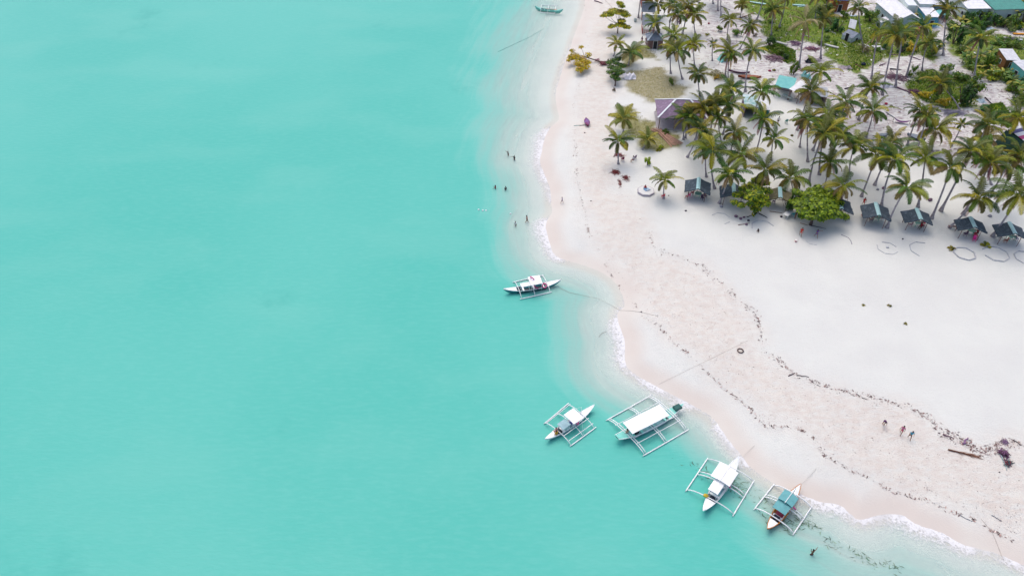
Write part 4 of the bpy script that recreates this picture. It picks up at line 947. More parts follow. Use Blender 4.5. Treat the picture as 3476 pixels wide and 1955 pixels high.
bB = boat('small white outrigger boat furthest left of the lower group with square white canopy', (2018, 1373), (1850, 1493), [(1846, 1438), (1931, 1368)], [(1935, 1514), (2024, 1449)], (.04, .5, .93),
     [([(1919, 1405), (1942, 1390), (1979, 1412), (1949, 1441)], 1.8, CANW, 'f'), ([(1894, 1437), (1919, 1423), (1934, 1441), (1910, 1456)], 1.45, CANB, 'f')], beam=1.2, rails=(.85, -.45, -.8), mast=(.22, 1.9))
bC = boat('white outrigger boat with double white roof and long upswept prow', (2509, 1548), (2385, 1737), [(2327, 1667), (2403, 1554)], [(2487, 1751), (2560, 1630)], (.05, .50, .58, .97),
     [([(2415, 1613), (2443, 1573), (2505, 1602), (2476, 1648)], 2.0, CANW, 'g'), ([(2410, 1659), (2426, 1623), (2461, 1635), (2436, 1677)], 1.75, CANW, 'f')], hull=BW, deck=BW, inner=BD, beam=1.5, zt=1.25, dbl=.0, armr=.065)
bD = boat('outrigger boat with faded teal roofs and orange painted cockpit', (2719, 1641), (2603, 1798), [(2559, 1729), (2628, 1642)], [(2691, 1815), (2756, 1718)], (.05, .49, .57, .96),
     [([(2642, 1690), (2664, 1666), (2709, 1688), (2691, 1717)], 1.95, CANT, 'g'), ([(2626, 1721), (2642, 1693), (2686, 1718), (2665, 1743)], 1.75, CANT, 'f')], hull=BO, deck=BW, inner=M('boat_crimson', (.25, .03, .07),   .5, .3), beam=1.4, zt=1.2, trim=BO, mast=(.25, 2.2), armr=.07)
bE = boat('white and blue outrigger boat alone off the sand spit, pink life rings aboard', (1904, 949), (1709, 985), [(1740, 958), (1845, 934)], [(1765, 1015), (1874, 991)], (.05, .47, .94),
     [([(1794, 942), (1829, 934), (1839, 961), (1804, 967)], 2.0, CANW, 'f'), ([(1769, 968), (1794, 953), (1797, 967), (1772, 975)], 1.8, CANW, 'f')], hull=BT, deck=BW, inner=BN, beam=1.25, zt=1.1)
bF = boat('roofless turquoise outrigger boat near the top of the picture', (1912, 32), (1815, 25), [(1837, 19), (1892, 21)], [(1832, 43), (1886, 46)], (.05, .5, .95),
     [], hull=BMINT, deck=BMINT, inner=BO, beam=1.0, zt=1.2, trim=BMINT)
def onboat(bt, u, v, z): _, L, ang, ux, uy, O = bt; p = O + ux * (u * L) + uy * v; return Vector((p.x, p.y, z))
def ring(p, lab, col=(.75, .10, .30), R_=.33):
    mb = MB(); mb.tube([(R_ * math.cos(a * .5236), R_ * math.sin(a * .5236), 0) for a in range(13)], .09, 6)
    o = mb.build('life_ring', M('ring_pink', col, .5, .3), loc=p, smooth=True); o.rotation_euler = (.9, .2, rnd.uniform(0, 3)); tag(o, lab, 'life ring'); return o
ring(onboat(bE, .05, -.45, .75), 'pink life ring near the middle of the lone blue and white boat'); ring(onboat(bE, .2, -.45, .8), 'pink life ring toward the bow of the lone blue and white boat')
ring(onboat(bE, .0, .2, 2.2), 'red ring lying on the white canopy of the lone blue and white boat'); ring(onboat(bC, .07, .75, 1.2), 'magenta ring hung at the left of the double white roof')
ring(onboat(bC, .03, -.75, 1.1), 'dark magenta ring hung at the right of the double white roof'); ring(onboat(bD, .07, -.8, 1.1), 'red ring beside the faded teal roof', (.6, .03, .05)); ring(onboat(bB, .08, -.5, .8), 'purple pink ring on the smallest boat of the lower group', (.40, .10, .40))
pd = empty('paddle', onboat(bF, .06, .0, .75), bF[2]); MB().tube([(-1.4, 0, 0), (1.0, .1, 0)], .045, 5).build('shaft', BO, pd); MB().box((1.35, .1, 0), (.7, .24, .04)).build('blade', BO, pd); tag(pd, 'orange paddle laid along the turquoise boat', 'paddle')
yb = MB().blob((0, 0, 0), (.34, .28, .22), 9, .2, 8, 6).build('float_bundle', M('yellow_bundle', (.60, .42, .04), .7, .3, 4), loc=GZ(2397, 1682, .78)); tag(yb, 'yellow bundle tied on the rear arm of the double roofed white boat', 'bundle')
gb = MB().blob((0, 0, 0), (.4, .3, .2), 6, .2, 8, 6).build('gear_bag', M('violet_bag', (.22, .16, .42), .7, .3, 4), loc=onboat(bB, .02, -.1, .75)); tag(gb, 'violet gear bag between the two roofs of the smallest lower boat', 'bag')
for u_, lb_ in ((-.33, 'dark hatch cover aft on the double roofed white boat'), (-.24, 'black battery crate behind the lower roof of the double roofed white boat')):
    hc = MB().box((0, 0, 0), (.28, .62, .16), Matrix.Rotation(bC[2], 3, 'Z')).build('crate', BN, loc=onboat(bC, u_, 0, .62)); tag(hc, lb_, 'crate')
hc = MB().box((0, 0, 0), (.4, .7, .16), Matrix.Rotation(bD[2], 3, 'Z')).build('crate', BN, loc=onboat(bD, -.2, 0, .66)); tag(hc, 'black crate behind the faded teal roofs', 'crate')
for bt_, u_, lb_ in ((bC, .40, 'thin anchor line from the double roofed white boat to the sand'), (bD, .42, 'thin anchor line from the teal roofed boat to the sand')):
    p0 = onboat(bt_, u_, 0, 1.0); q0 = p0 + Vector((3.2, 3.0, 0)); q0.z = ZT(q0.x, q0.y) + .03
    ln0 = MB().tube([p0, p0.lerp(q0, .5) - Vector((0, 0, .25)), q0], .015, 4).build('anchor_line', M('line_pale', (.45, .42, .38), .9, .2)); tag(ln0, lb_, 'rope')
cr = empty('anchor_chest', onboat(bA, .40, 0, 1.0), bA[2]); MB().box((0, 0, 0), (1.0, .75, .25)).build('box', M('dark_teal_box', (.01, .10, .09), .5, .3), cr); MB().box((0, 0, .14), (.8, .6, .05)).build('lid', M('dark_teal_box', (0, 0, 0)), cr); tag(cr, 'dark teal chest on the bow of the biggest boat', 'chest')
# ------------------------------------------------------------------ people
SK1 = M('skin_tan', (.32, .17, .10), .6, .1); SK2 = M('skin_brown', (.20, .10, .06), .6, .1); HAIR = M('hair_black', (.012, .010, .010), .5, .2)
def skin_obj(name, verts, edges, radii, mat, parent, root_i=0, sub=1):
    bm = bmesh.new(); ly = bm.verts.layers.skin.verify(); vs = []
    for i, v in enumerate(verts):
        q = bm.verts.new(v); r_ = radii[i]; q[ly].radius = (r_, r_) if not isinstance(r_, tuple) else r_; q[ly].use_root = (i == root_i); vs.append(q)
    for a, b_ in edges: bm.edges.new((vs[a], vs[b_]))
    me = bpy.data.meshes.new(name); bm.to_mesh(me); bm.free(); me.materials.append(mat)
    o = bpy.data.objects.new(name, me); C.objects.link(o); o.parent = parent
    sk = o.modifiers.new('skin', 'SKIN'); sk.use_smooth_shade = True
    if sub: sb = o.modifiers.new('subsurf', 'SUBSURF'); sb.levels = sub; sb.render_levels = sub
    return o
def person(loc, face, pose, shirt, short, label, skin=SK1, h=1.65, hair_long=False, arms=None):
    """one continuous skinned body; shirt, shorts and hair are its children"""
    root = empty('person', loc, face); s = h / 1.65
    V = Vector
    lean = {'stand': .03, 'walk': .10, 'bend': 1.15, 'sit': .05, 'squat': .35, 'wade': .05}[pose]
    hz = {'sit': .50, 'squat': .34}.get(pose, .90)
    pel = V((0, 0, hz)); up = V((0, math.sin(lean), math.cos(lean))); fw = V((0, math.cos(lean), -math.sin(lean)))
    waist = pel + up * .16; chest = pel + up * .38; neck = pel + up * .52; hb = neck + up * .08 + fw * .02; ht = hb + up * .17
    sh = lambda sx: pel + up * .47 + V((sx * .18, 0, 0))
    sts = {'stand': (.0, .0), 'walk': (.32, -.30), 'wade': (.14, -.12), 'bend': (.1, -.1)}.get(pose)
    vs = [pel, waist, chest, neck, hb, ht]; ra = [(.13, .10), (.115, .085), (.135, .09), .052, .075, .068]; ed = [(0, 1), (1, 2), (2, 3), (3, 4), (4, 5)]
    def chain(start, pts, rr_):
        p = start
        for q, r_ in zip(pts, rr_): vs.append(q); ra.append(r_); ed.append((p, len(vs) - 1)); p = len(vs) - 1
        return p
    vs.append(ht - up * .06 + fw * .075); ra.append(.030); ed.append((4, len(vs) - 1))          # nose and brow side of the head
    hands = []
    for sx in (-1, 1):
        a = (arms or {}).get(sx, 'down'); S_ = sh(sx)
        if a == 'up': el = S_ + V((sx * .16, .02, .22)); wr = el + V((sx * .02, .05, .25))
        elif a == 'out': el = S_ + V((sx * .25, .05, -.05)); wr = el + V((sx * .22, .10, .02))
        elif a == 'fwd': el = S_ + V((sx * .06, .16, -.20)); wr = el + V((-sx * .05, .23, .02))
        else:
            el = S_ + (V((sx * .07, -.02, -.27)) if pose != 'bend' else V((sx * .05, .04, -.27))); wr = el + V((sx * .02, .08, -.23))
        k = chain(2, [S_, el, wr], [.055, .042, .030])
        d = (wr - el).normalized(); pm = wr + d * .07; kp_ = chain(k, [pm], [.032]); side_ = V((1, 0, 0)).cross(d).normalized()
        for j in range(4):
            o_ = side_ * ((j - 1.5) * .022); ln = (.055, .07, .075, .06)[j]
            chain(kp_, [pm + o_ + d * .03, pm + o_ + d * (.03 + ln) + V((-sx * .012, .01, 0))], [.009, .008])
        chain(kp_ - 0, [wr + d * .03 + side_ * .05, wr + d * .07 + side_ * .065], [.010, .008]); hands.append(pm)
    knees = []
    for i, sx in enumerate((-1, 1)):
        hp = pel + V((sx * .09, 0, -.05))
        if pose == 'sit': kn = hp + V((sx * .05, .42, .0)); an = kn + V((0, .03, -.42))
        elif pose == 'squat': kn = hp + V((sx * .12, .34, .16)); an = V((sx * .16, .12, .07))
        else: f = sts[i]; kn = V((sx * .10, f * .55 + .03, .48)); an = V((sx * .11, f, .08 + (.05 if f < -.2 else 0)))
        kf = chain(0, [hp, kn, an], [.088, .058, .042]); chain(kf, [an + V((0, .14, -.05))], [.036]); knees.append((hp, kn, an))
    body = skin_obj('body', [v * s for v in vs], ed, [tuple(x * s for x in r_) if isinstance(r_, tuple) else r_ * s for r_ in ra], skin, root)
    body.parent = root
    if shirt:
        sv = [pel + up * .02, waist, chest, pel + up * .46]; se = [(0, 1), (1, 2), (2, 3)]; sr = [.145, .132, .150, .10]
        for sx in (-1, 1):
            S_ = sh(sx); el = vs[[i for i, v in enumerate(vs) if (v - S_).length < 1e-6][0] + 1]; sv += [S_, S_.lerp(el, .55)]; k = len(sv); se += [(2, k - 2), (k - 2, k - 1)]; sr += [.078, .066]
        skin_obj('shirt', [v * s for v in sv], se, [r_ * s for r_ in sr], M('cloth_%d_%d_%d' % tuple(int(c * 100) for c in shirt), shirt, .8, .2, 6), root)
    if short:
        sv = [pel + up * .06, pel - up * .02]; se = [(0, 1)]; sr = [.142, .145]
        for hp, kn, an in knees: sv += [hp, hp.lerp(kn, .62)]; k = len(sv); se += [(1, k - 2), (k - 2, k - 1)]; sr += [.108, .085]
        skin_obj('shorts', [v * s for v in sv], se, [r_ * s for r_ in sr], M('cloth_%d_%d_%d' % tuple(int(c * 100) for c in short), short, .8, .2, 6), root)
    mb = MB(); c_ = (hb.lerp(ht, .65) - fw * .015) * s; mb.blob(c_ + up * .02 * s, (.098 * s, .105 * s, .105 * s), 3, .04, 10, 7)
    if hair_long: mb.blob(c_ - fw * .08 * s - up * .13 * s, (.085 * s, .05 * s, .16 * s), 4, .05, 8, 6)
    mb.build('hair', HAIR, root, smooth=True)
    if shirt is None and short is None: pass
    tag(root, label, 'person'); root['group'] = 'people on the beach and in the water'
    return root
BLK = (.02, .02, .03)
def W_(x, y, dz=0.0, bed=-.75):
    p = GZ(x, y, 0); p.z = bed + dz; return p
person(W_(1725, 528), 2.0, 'wade', BLK, BLK, 'farther one of two dark swimmers waist deep, arms spread, at the upper left', SK2, 1.65, arms={-1: 'out', 1: 'out'})
person(W_(1746, 542), 2.6, 'wade', BLK, BLK, 'nearer one of two dark swimmers waist deep, just below right of the first', SK2, 1.6, arms={-1: 'fwd', 1: 'out'})
person(W_(1682, 641, 0, -.9), 1.2, 'wade', (.30, .08, .10), BLK, 'swimmer in dull red top waist deep, leftmost of all bathers', SK2, 1.6, arms={-1: 'out', 1: 'fwd'})
person(W_(1716, 645, 0, -.9), 3.6, 'wade', (.05, .05, .07), BLK, 'swimmer in grey top waist deep right beside the one in dull red', SK2, 1.65, arms={1: 'fwd'})
person(W_(1789, 754, 0, -.35), 1.5, 'walk', (.50, .18, .15), BLK, 'bather in red top and black shorts wading knee deep', SK1, 1.7)
person(W_(1750, 768, 0, -.55), 2.4, 'wade', (.70, .72, .72), (.45, .5, .5), 'bather in white shirt wading near the line of small floats', SK1, 1.55)
person(PL(1908, 690), 1.4, 'walk', (.36, .32, .50), (.36, .32, .50), 'child in lavender walking alone on the pale sand by the water', SK1, 1.25)
person(W_(2755, 1882, 0, -.7), .4, 'wade', None, BLK, 'bare chested bather with raised arm near the bottom edge', SK2, 1.7, arms={-1: 'up', 1: 'out'})
person(PL(2998, 1440), 2.7, 'bend', (.07, .02, .10), (.12, .03, .08), 'walker in dark purple bending down, first of three on the lower beach', SK1, 1.45, arms={-1: 'fwd', 1: 'fwd'})
person(PL(3056, 1472), 2.4, 'walk', (.55, .15, .30), (.60, .03, .12), 'walker in pink top and red skirt, middle one of three on the lower beach', SK1, 1.6, True)
person(PL(3085, 1488), 2.9, 'walk', (.06, .36, .50), (.25, .14, .10), 'walker in bright blue top, third of three on the lower beach', SK1, 1.5, arms={-1: 'fwd', 1: 'down'})
person(PL(2928, 699), 2.8, 'walk', (.60, .05, .05), (.60, .05, .05), 'person all in red with long black hair walking left of the kiosk', SK1, 1.7, True, arms={1: 'fwd'})
person(PL(2716, 801), 2.9, 'walk', (.62, .04, .03), (.62, .04, .03), 'person in bright red in front of the round shade tree', SK1, 1.7)
person(PL(2768, 806), 3.4, 'walk', (.14, .07, .28), (.14, .07, .28), 'person in violet dress in front of the round shade tree', SK1, 1.65, True, arms={-1: 'out', 1: 'fwd'})
person(PL(2574, 787, -.05), 2.2, 'squat', BLK, BLK, 'small dark figure crouching on open sand by the broken ring of blocks', SK2, 1.2)
person(PL(2698, 742), 1.6, 'stand', BLK, (.25, .12, .05), 'person in black standing at the white table by the round shade tree', SK2, 1.7)
person(PL(2639, 422), 3.0, 'stand', (.72, .72, .74), BLK, 'person in white shirt and black shorts standing in the palm grove', SK1, 1.7)
person(PL(2149, 549), 2.0, 'sit', (.66, .66, .68), (.14, .06, .14), 'person in white sitting on the dark purple chair', SK1, 1.65)
person(PL(2334, 674), 1.2, 'sit', (.80, .06, .20), (.80, .06, .20), 'person in pink sitting at the left under the leftmost kiosk', SK1, 1.6, True)
person(PL(2396, 665), 1.6, 'sit', BLK, (.25, .1, .08), 'person in black sitting at the right under the leftmost kiosk', SK2, 1.65)
person(PL(2189, 645, .15), 3.0, 'squat', (.62, .04, .05), (.05, .2, .5), 'person in red crouching on the pale octagonal platform', SK2, 1.6)
person(PL(2463, 670), 1.0, 'sit', (.60, .30, .04), BLK, 'person in orange sitting under the kiosk by the yellow-green tree', SK2, 1.6)
person(PL(2960, 745), 1.2, 'sit', (.60, .55, .56), (.3, .1, .12), 'person in pale top sitting at the left of the mint round table', SK1, 1.6)
person(PL(3284, 789), .4, 'stand', (.62, .62, .66), (.1, .05, .1), 'person in light grey standing under the second kiosk from the right', SK1, 1.6)
person(PL(3313, 798), 1.9, 'sit', (.35, .03, .06), BLK, 'person in deep red sitting under the second kiosk from the right', SK2, 1.65)
person(PL(3124, 775), 2.1, 'sit', (.40, .03, .05), (.3, .03, .05), 'person in red sitting right of the pale mint table', SK2, 1.6)
person(PL(2192, 150), 2.4, 'stand', (.20, .03, .05), BLK, 'person in dark red standing at the hip roofed grey hut', SK2, 1.65)
person(PL(2178, 148), 2.4, 'stand', (.12, .03, .10), (.4, .1, .1), 'person in purple left of the one in dark red by the grey hut', SK2, 1.65)
person(PL(2626, 312), 2.4, 'stand', (.55, .45, .48), (.5, .1, .12), 'person in pale pink at the left post of the teal roofed shed', SK1, 1.6)
person(PL(2304, 92), 2.4, 'walk', (.28, .10, .32), (.08, .1, .25), 'person in purple walking between the upper left palms', SK2, 1.65)
pb = person(onboat(bB, -.27, .1, .2), bB[2], 'sit', (.72, .40, .42), (.6, .28, .28), 'person in pale pink seated aft on the smallest lower boat', SK1, 1.6)
person(onboat(bB, -.30, -.25, .2), bB[2], 'sit', (.60, .32, .03), (.5, .2, .03), 'person in orange seated beside the pink one on the smallest lower boat', SK2, 1.6)
person(onboat(bA, -.34, .1, .25), bA[2], 'sit', (.62, .38, .28), (.62, .4, .36), 'person in peach seated at the stern under the long white canopy', SK1, 1.6)

# ------------------------------------------------------------------ beach furniture, blocks, ropes, logs
def octa(px, py, r, segs, lab, hgt=.12, wd=.10, n=8, mat=None, rot=.2, name='block_ring'):
    root = empty(name, PL(px, py, -.03), rot)
    for k in segs:
        a0, a1 = 2 * math.pi * k / n, 2 * math.pi * (k + .94) / n
        MB().bar((r * math.cos(a0), r * math.sin(a0), hgt / 2), (r * math.cos(a1), r * math.sin(a1), hgt / 2), wd, hgt).build('kerb_block', mat or SLABG, root)
    tag(root, lab, 'stone ring'); return root
SLABG = M('grey_block', (.50, .51, .54), .95, .25, 3, .3)
octa(3012, 843, 1.6, (0, 1, 3, 4, 5, 6), 'pale ring of blocks with a stone in the middle, leftmost of the clear rings')
octa(3274, 862, 1.65, range(7), 'complete seven sided ring of grey blocks right of the small green tuft', .22, .16, 7)
octa(3380, 862, 1.95, (0, 1, 2, 4, 5, 6, 7), 'large ring of blocks with gaps beside the yellow tuft', .18)
octa(3482, 876, 1.7, range(8), 'ring of blocks cut off by the right edge', .18)
octa(2590, 772, 1.9, (0, 1, 2, 3), 'half ring of blocks arching behind the small crouching figure')
octa(2447, 742, 1.6, (0, 1, 2, 6), 'faint broken ring of blocks left of the patchy tree', .1)
octa(3132, 848, 2.0, (1, 2, 3, 4), 'wavy broken arc of blocks between the clear rings', .14)
octa(2760, 815, 1.3, (4, 5), 'two loose blocks in the sand before the person in violet', .08)
r = empty('stone', PL(3012, 841)); MB().box((0, 0, .08), (.45, .25, .2)).build('block', SLABG, r); tag(r, 'small flat stone in the middle of the leftmost clear ring', 'stone')
pf = empty('platform', PL(2192, 652, -.05), .3)
mb = MB(); mb.tube([(0, 0, 0), (0, 0, .38)], 1.55, 8); mb.build('base', M('platform_side', (.42, .38, .42), .95, .2), pf); MB().tube([(0, 0, .383), (0, 0, .41)], 1.42, 8).build('sand_top', M('platform_sand', (.62, .62, .60), .95, .08), pf)
tag(pf, 'raised octagonal platform filled with pale sand on the upper beach', 'platform')
tw = MB(); rr = random.Random(2)
tw.blob((0, 0, .08), (.7, .5, .10), 5, .3, 10, 4); o = tw.build('towel', M('blue_towel', (.05, .25, .48), .9, .2, 2, 0, (.5, .55, .6)), loc=PL(2194, 650, .38)); tag(o, 'blue and white towel spread on the octagonal platform', 'towel')
def rope(pts, lab, r=.035, col=(.22, .20, .17), wat=False, nm='rope'):
    P3 = []
    for i in range(len(pts) - 1):
        for k in range(5):
            x = pts[i][0] + (pts[i + 1][0] - pts[i][0]) * k / 5; y = pts[i][1] + (pts[i + 1][1] - pts[i][1]) * k / 5
            p = PL(x, y, .03); p.z = max(p.z, .05); P3.append(p)
    p = PL(*pts[-1], .03); p.z = max(p.z, .05); P3.append(p)
    o = MB().tube(P3, r, 4).build(nm, M('rope_%d' % int(col[0] * 100), col, .9, .2)); tag(o, lab, 'rope'); return o
rope([(1880, 962), (1900, 985), (1932, 1001), (1980, 1010), (2029, 1018), (2070, 1036), (2104, 1054), (2140, 1055), (2173, 1059), (2235, 1074)], 'mooring rope from the lone boat curving over the wet sand', .018, (.42, .38, .34))
rope([(2235, 1305), (2310, 1268), (2381, 1233), (2460, 1195), (2538, 1156)], 'thin straight rope crossing the beach from the big boat', .012, (.50, .44, .40))
rope([(3330, 1760), (3370, 1810), (3390, 1860), (3405, 1900)], 'thin rope running down the sand at the lower right', .02, (.45, .40, .36))
rope([(1690, 190), (1740, 165), (1800, 135), (1845, 106)], 'faint dark line stretched through the shallows below the turquoise boat', .03, (.12, .36, .34))
rope([(2032, 1148), (2044, 1134), (2058, 1129)], 'short dark rope end in the foam left of the shore', .03)
rope([(2855, 797), (2880, 808), (2888, 818), (2892, 830)], 'bent grey pole lying on the sand below the kiosks', .06, (.26, .25, .30), nm='pole')
rope([(2054, 3), (2066, 14), (2078, 27)], 'thin line leading to the tiered beach tree', .03)
rope([(2650, 645), (2660, 700)], 'straight pole leaning by the olive kiosk', .04, nm='pole')
for x, y, lab in [(1625, 712, 'white float, leftmost of the four on the water'), (1639, 715, 'white float, second from the left on the water'), (1650, 715, 'white float, third from the left on the water'), (1733, 726, 'white float on its own near the bather in white')]:
    o = MB().blob((0, 0, 0), (.17, .17, .13), 1, .02, 8, 6).build('float', BW, loc=GZ(x, y, .05), smooth=True); tag(o, lab, 'float', 'floats on the swimming line')
def log(a, b, r, col, noun='log', adj='', lift=.0):
    A = PL(*a); B = PL(*b); A.z += r; B.z += r + lift; mid = (A + B) / 2; root = mid
    rr = random.Random(int(a[0] * 3 + a[1])); n = 6; pts = []
    for k in range(n + 1): p = A.lerp(B, k / n) - mid; pts.append(p + Vector((rr.uniform(-1, 1), rr.uniform(-1, 1), 0)) * r * .8)
    if noun == 'plank':
        o = MB().bar(A - mid, B - mid, r * 3.4, r * .9).build('plank', M('plank_%d_%d' % (int(col[0] * 100), int(col[2] * 100)), col, .9, .35, 3), loc=mid)
    else:
        o = MB().tube(pts, [r * (1 - .5 * k / n) for k in range(n + 1)], 6).build(noun.replace(' ', '_'), M('log_%d_%d' % (int(col[0] * 100), int(col[2] * 100)), col, .9, .35, 3, .4), loc=mid, smooth=True)
    c_ = ((a[0] + b[0]) / 2, (a[1] + b[1]) / 2); auto(o, noun, noun, noun.split()[-1], c_[0], c_[1], adj); return o
PALE = (.55, .56, .55); GRY = (.34, .34, .38); DRK = (.06, .045, .06); PUR = (.20, .12, .17); BRN = (.24, .13, .09)
for a, b_, r_, c_, n_, ad in [((2798, 154), (2845, 166), .22, PALE, 'plank', 'pale'), ((2633, 145), (2671, 155), .22, PALE, 'plank', 'pale'), ((2866, 305), (2901, 295), .14, DRK, 'log', 'dark'), ((3342, 333), (3370, 357), .13, DRK, 'log', 'dark'),
        ((3042, 298), (3113, 328), .16, PUR, 'log', 'purplish'), ((3406, 131), (3470, 139), .2, PALE, 'plank', 'pale'), ((3438, 118), (3480, 119), .2, (.62, .28, .03), 'plank', 'orange'), ((2904, 221), (2931, 235), .12, BRN, 'log', 'brown'),
        ((3008, 383), (3044, 408), .13, GRY, 'log', 'grey'), ((3102, 405), (3141, 425), .13, GRY, 'log', 'grey'), ((3033, 455), (3058, 461), .2, (.20, .24, .32), 'log', 'short grey-blue'), ((2366, 8), (2391, 18), .12, DRK, 'plank', 'dark'),
        ((2377, 14), (2394, 19), .12, DRK, 'plank', 'dark'), ((2600, 170), (2660, 205), .1, PUR, 'log', 'purplish'), ((2690, 20), (2731, 22), .2, (.40, .62, .60), 'plank', 'pale teal'), ((2545, 10), (2600, 18), .2, (.40, .62, .60), 'plank', 'pale teal'),
        ((2560, 45), (2585, 62), .1, PALE, 'log', 'pale'), ((2520, 58), (2545, 66), .08, DRK, 'log', 'dark'), ((2448, 24), (2476, 35), .1, DRK, 'log', 'dark'), ((3418, 318), (3440, 348), .1, PALE, 'log', 'pale'), ((2770, 30), (2773, 30), .1, PALE, 'log', 'pale'),
        ((2806, 105), (2832, 114), .1, PALE, 'log', 'pale'), ((2858, 145), (2880, 164), .08, PALE, 'log', 'pale'), ((2686, 62), (2690, 78), .1, (.5, .42, .2), 'log', 'yellowish'), ((3012, 185), (3052, 190), .1, PUR, 'log', 'purplish'),
        ((3085, 192), (3125, 206), .12, PUR, 'log', 'purplish'), ((2985, 225), (3008, 216), .12, PUR, 'log', 'purplish'), ((2968, 250), (3040, 268), .1, PUR, 'log', 'purplish'), ((3020, 236), (3058, 240), .14, DRK, 'log', 'dark'), ((2722, 120), (2752, 128), .1, PALE, 'log', 'pale'),
        ((2840, 555), (2841, 590), .05, GRY, 'log', 'thin grey'), ((2505, 765), (2545, 758), .06, BRN, 'branch', 'brown'), ((2575, 725), (2606, 742), .08, DRK, 'branch', 'dark'), ((2535, 738), (2570, 726), .07, DRK, 'branch', 'dark'), ((2613, 718), (2655, 724), .06, BRN, 'branch', 'brown'),
        ((2745, 765), (2805, 778), .06, DRK, 'branch', 'dark'), ((2716, 758), (2742, 766), .06, BRN, 'branch', 'brown'), ((3268, 1506), (3287, 1488), .13, (.26, .14, .26), 'branch', 'purple bent'), ((3395, 1543), (3418, 1596), .08, (.42, .56, .55), 'log', 'pale green'),
        ((3199, 1475), (3235, 1487), .08, PUR, 'branch', 'purplish'), ((3438, 1492), (3468, 1513), .06, DRK, 'branch', 'dark'), ((2926, 1350), (2945, 1357), .05, DRK, 'branch', 'dark'), ((2906, 1337), (2920, 1345), .05, DRK, 'branch', 'dark'), ((3365, 1748), (3400, 1768), .05, GRY, 'branch', 'grey'),
        ((3257, 1748), (3300, 1770), .05, GRY, 'branch', 'grey'), ((2676, 1277), (2698, 1266), .06, DRK, 'branch', 'dark'), ((2704, 1274), (2745, 1280), .06, DRK, 'branch', 'dark'), ((1968, 428), (1990, 426), .05, BRN, 'branch', 'thin brown'), ((2018, 5), (2045, 14), .16, PUR, 'log', 'purplish')]:
    log(a, b_, r_, c_, n_, ad)
for k in range(7):
    o = log((3386 + k * 5, 446 + k * 1.2), (3436 + k * 5, 500 + k * .6), .07, (.36, .33, .36), 'bamboo pole', 'long', 0)
# stick heaps, bamboo bundle
def heap(px, py, wpx, hpx, n, r, cols, lab, name='stick_heap', ln=(1, 2.4), spread=None, zt_=.6):
    c = PL(px, py); dist = (c - Vector((0, 0, CAM_H))).length; wx = wpx * dist / FPX; wy = hpx * dist / FPX * 1.6; rr = random.Random(int(px + py)); mb = MB()
    root = empty(name, c); half = [MB(), MB()]
    for i in range(n):
        p = Vector((rr.gauss(0, .38) * wx, rr.gauss(0, .38) * wy, 0)); p.z = r + rr.random() * zt_ * max(0, 1 - abs(p.x) / wx - abs(p.y) / wy) ; a = rr.gauss(spread, .3) if spread is not None else rr.uniform(0, 3.14); l = rr.uniform(*ln) / 2
        d = Vector((math.cos(a) * l, math.sin(a) * l, rr.uniform(-.1, .1))); q0 = p - d; q1 = p + d; q0.z = max(q0.z, .03); q1.z = max(q1.z, .03)
        half[i % 2].tube([q0, p + Vector((0, 0, .05)), q1], [r, r * .9, r * .5], 4)
    for k, cc in enumerate(cols[:2]): half[k].build('sticks', M('stick_%d_%d_%d' % tuple(int(x * 100) for x in cc), cc, .9, .35, 3), root)
    tag(root, lab, 'heap'); return root
heap(2628, 200, 40, 16, 90, .06, [(.30, .22, .27), (.20, .10, .14)], 'long heap of purplish cut sticks along the lower edge of the lawn', spread=2.0)
heap(2700, 150, 16, 12, 50, .06, [(.32, .20, .28), (.20, .12, .2)], 'pile of pinkish sticks on the lawn left of the withered palm')
heap(2755, 168, 30, 8, 60, .06, [(.22, .10, .22), (.38, .20, .2)], 'violet and reddish debris pile between the withered palm and white trunk')
heap(2740, 238, 22, 10, 50, .06, [(.32, .16, .14), (.20, .10, .1)], 'reddish brown stick pile right of the leafy green bush by the sheds')
heap(3238, 385, 34, 13, 110, .05, [(.42, .40, .46), (.26, .24, .30)], 'wide pile of pale grey cut branches below the dark green bushes', ln=(1.5, 3.2), spread=.2)
heap(3332, 385, 14, 12, 40, .05, [(.36, .36, .42), (.12, .12, .16)], 'small stack of slanting grey slats right of the pale branch pile', ln=(1.5, 2.6), spread=-.9, zt_=.4)
heap(3405, 1541, 16, 10, 46, .05, [(.22, .10, .20), (.12, .05, .08)], 'tangled purple driftwood heap on the lower right beach', ln=(.4, 1.2))
heap(3412, 1500, 10, 9, 30, .03, [(.28, .16, .30), (.2, .14, .2)], 'thin violet twig heap above the tangled driftwood', ln=(.3, .8), zt_=.2)
heap(3420, 1572, 12, 6, 26, .05, [(.05, .12, .13), (.22, .06, .08)], 'dark green and red wrack heap under the pale green pole', ln=(.4, 1.0))
heap(3040, 265, 34, 18, 90, .05, [(.26, .14, .20), (.14, .09, .12)], 'scattered purplish wood between the four tall pale trunks', ln=(.8, 3), zt_=.3)
heap(3105, 315, 24, 10, 60, .06, [(.24, .12, .16), (.14, .07, .1)], 'dark reddish log pile below the small lawn', ln=(.8, 2.4))
heap(2940, 172, 14, 12, 40, .04, [(.30, .24, .16), (.2, .16, .12)], 'dry brown frond pile beside the lawn palm', ln=(.6, 1.8))
heap(3215, 68, 18, 10, 40, .05, [(.40, .34, .30), (.28, .22, .2)], 'pale broken boards right of the turquoise awning', ln=(.8, 2.2), spread=.1)
heap(3430, 135, 26, 5, 30, .06, [(.30, .26, .26), (.16, .14, .15)], 'grey drift timber beside the orange plank', ln=(1, 3), spread=-.15)
heap(2125, 605, 14, 12, 60, .03, [(.28, .08, .07), (.2, .05, .05)], 'rust red root mat hanging over the eroded sand step', ln=(.3, 1.1), zt_=.25)
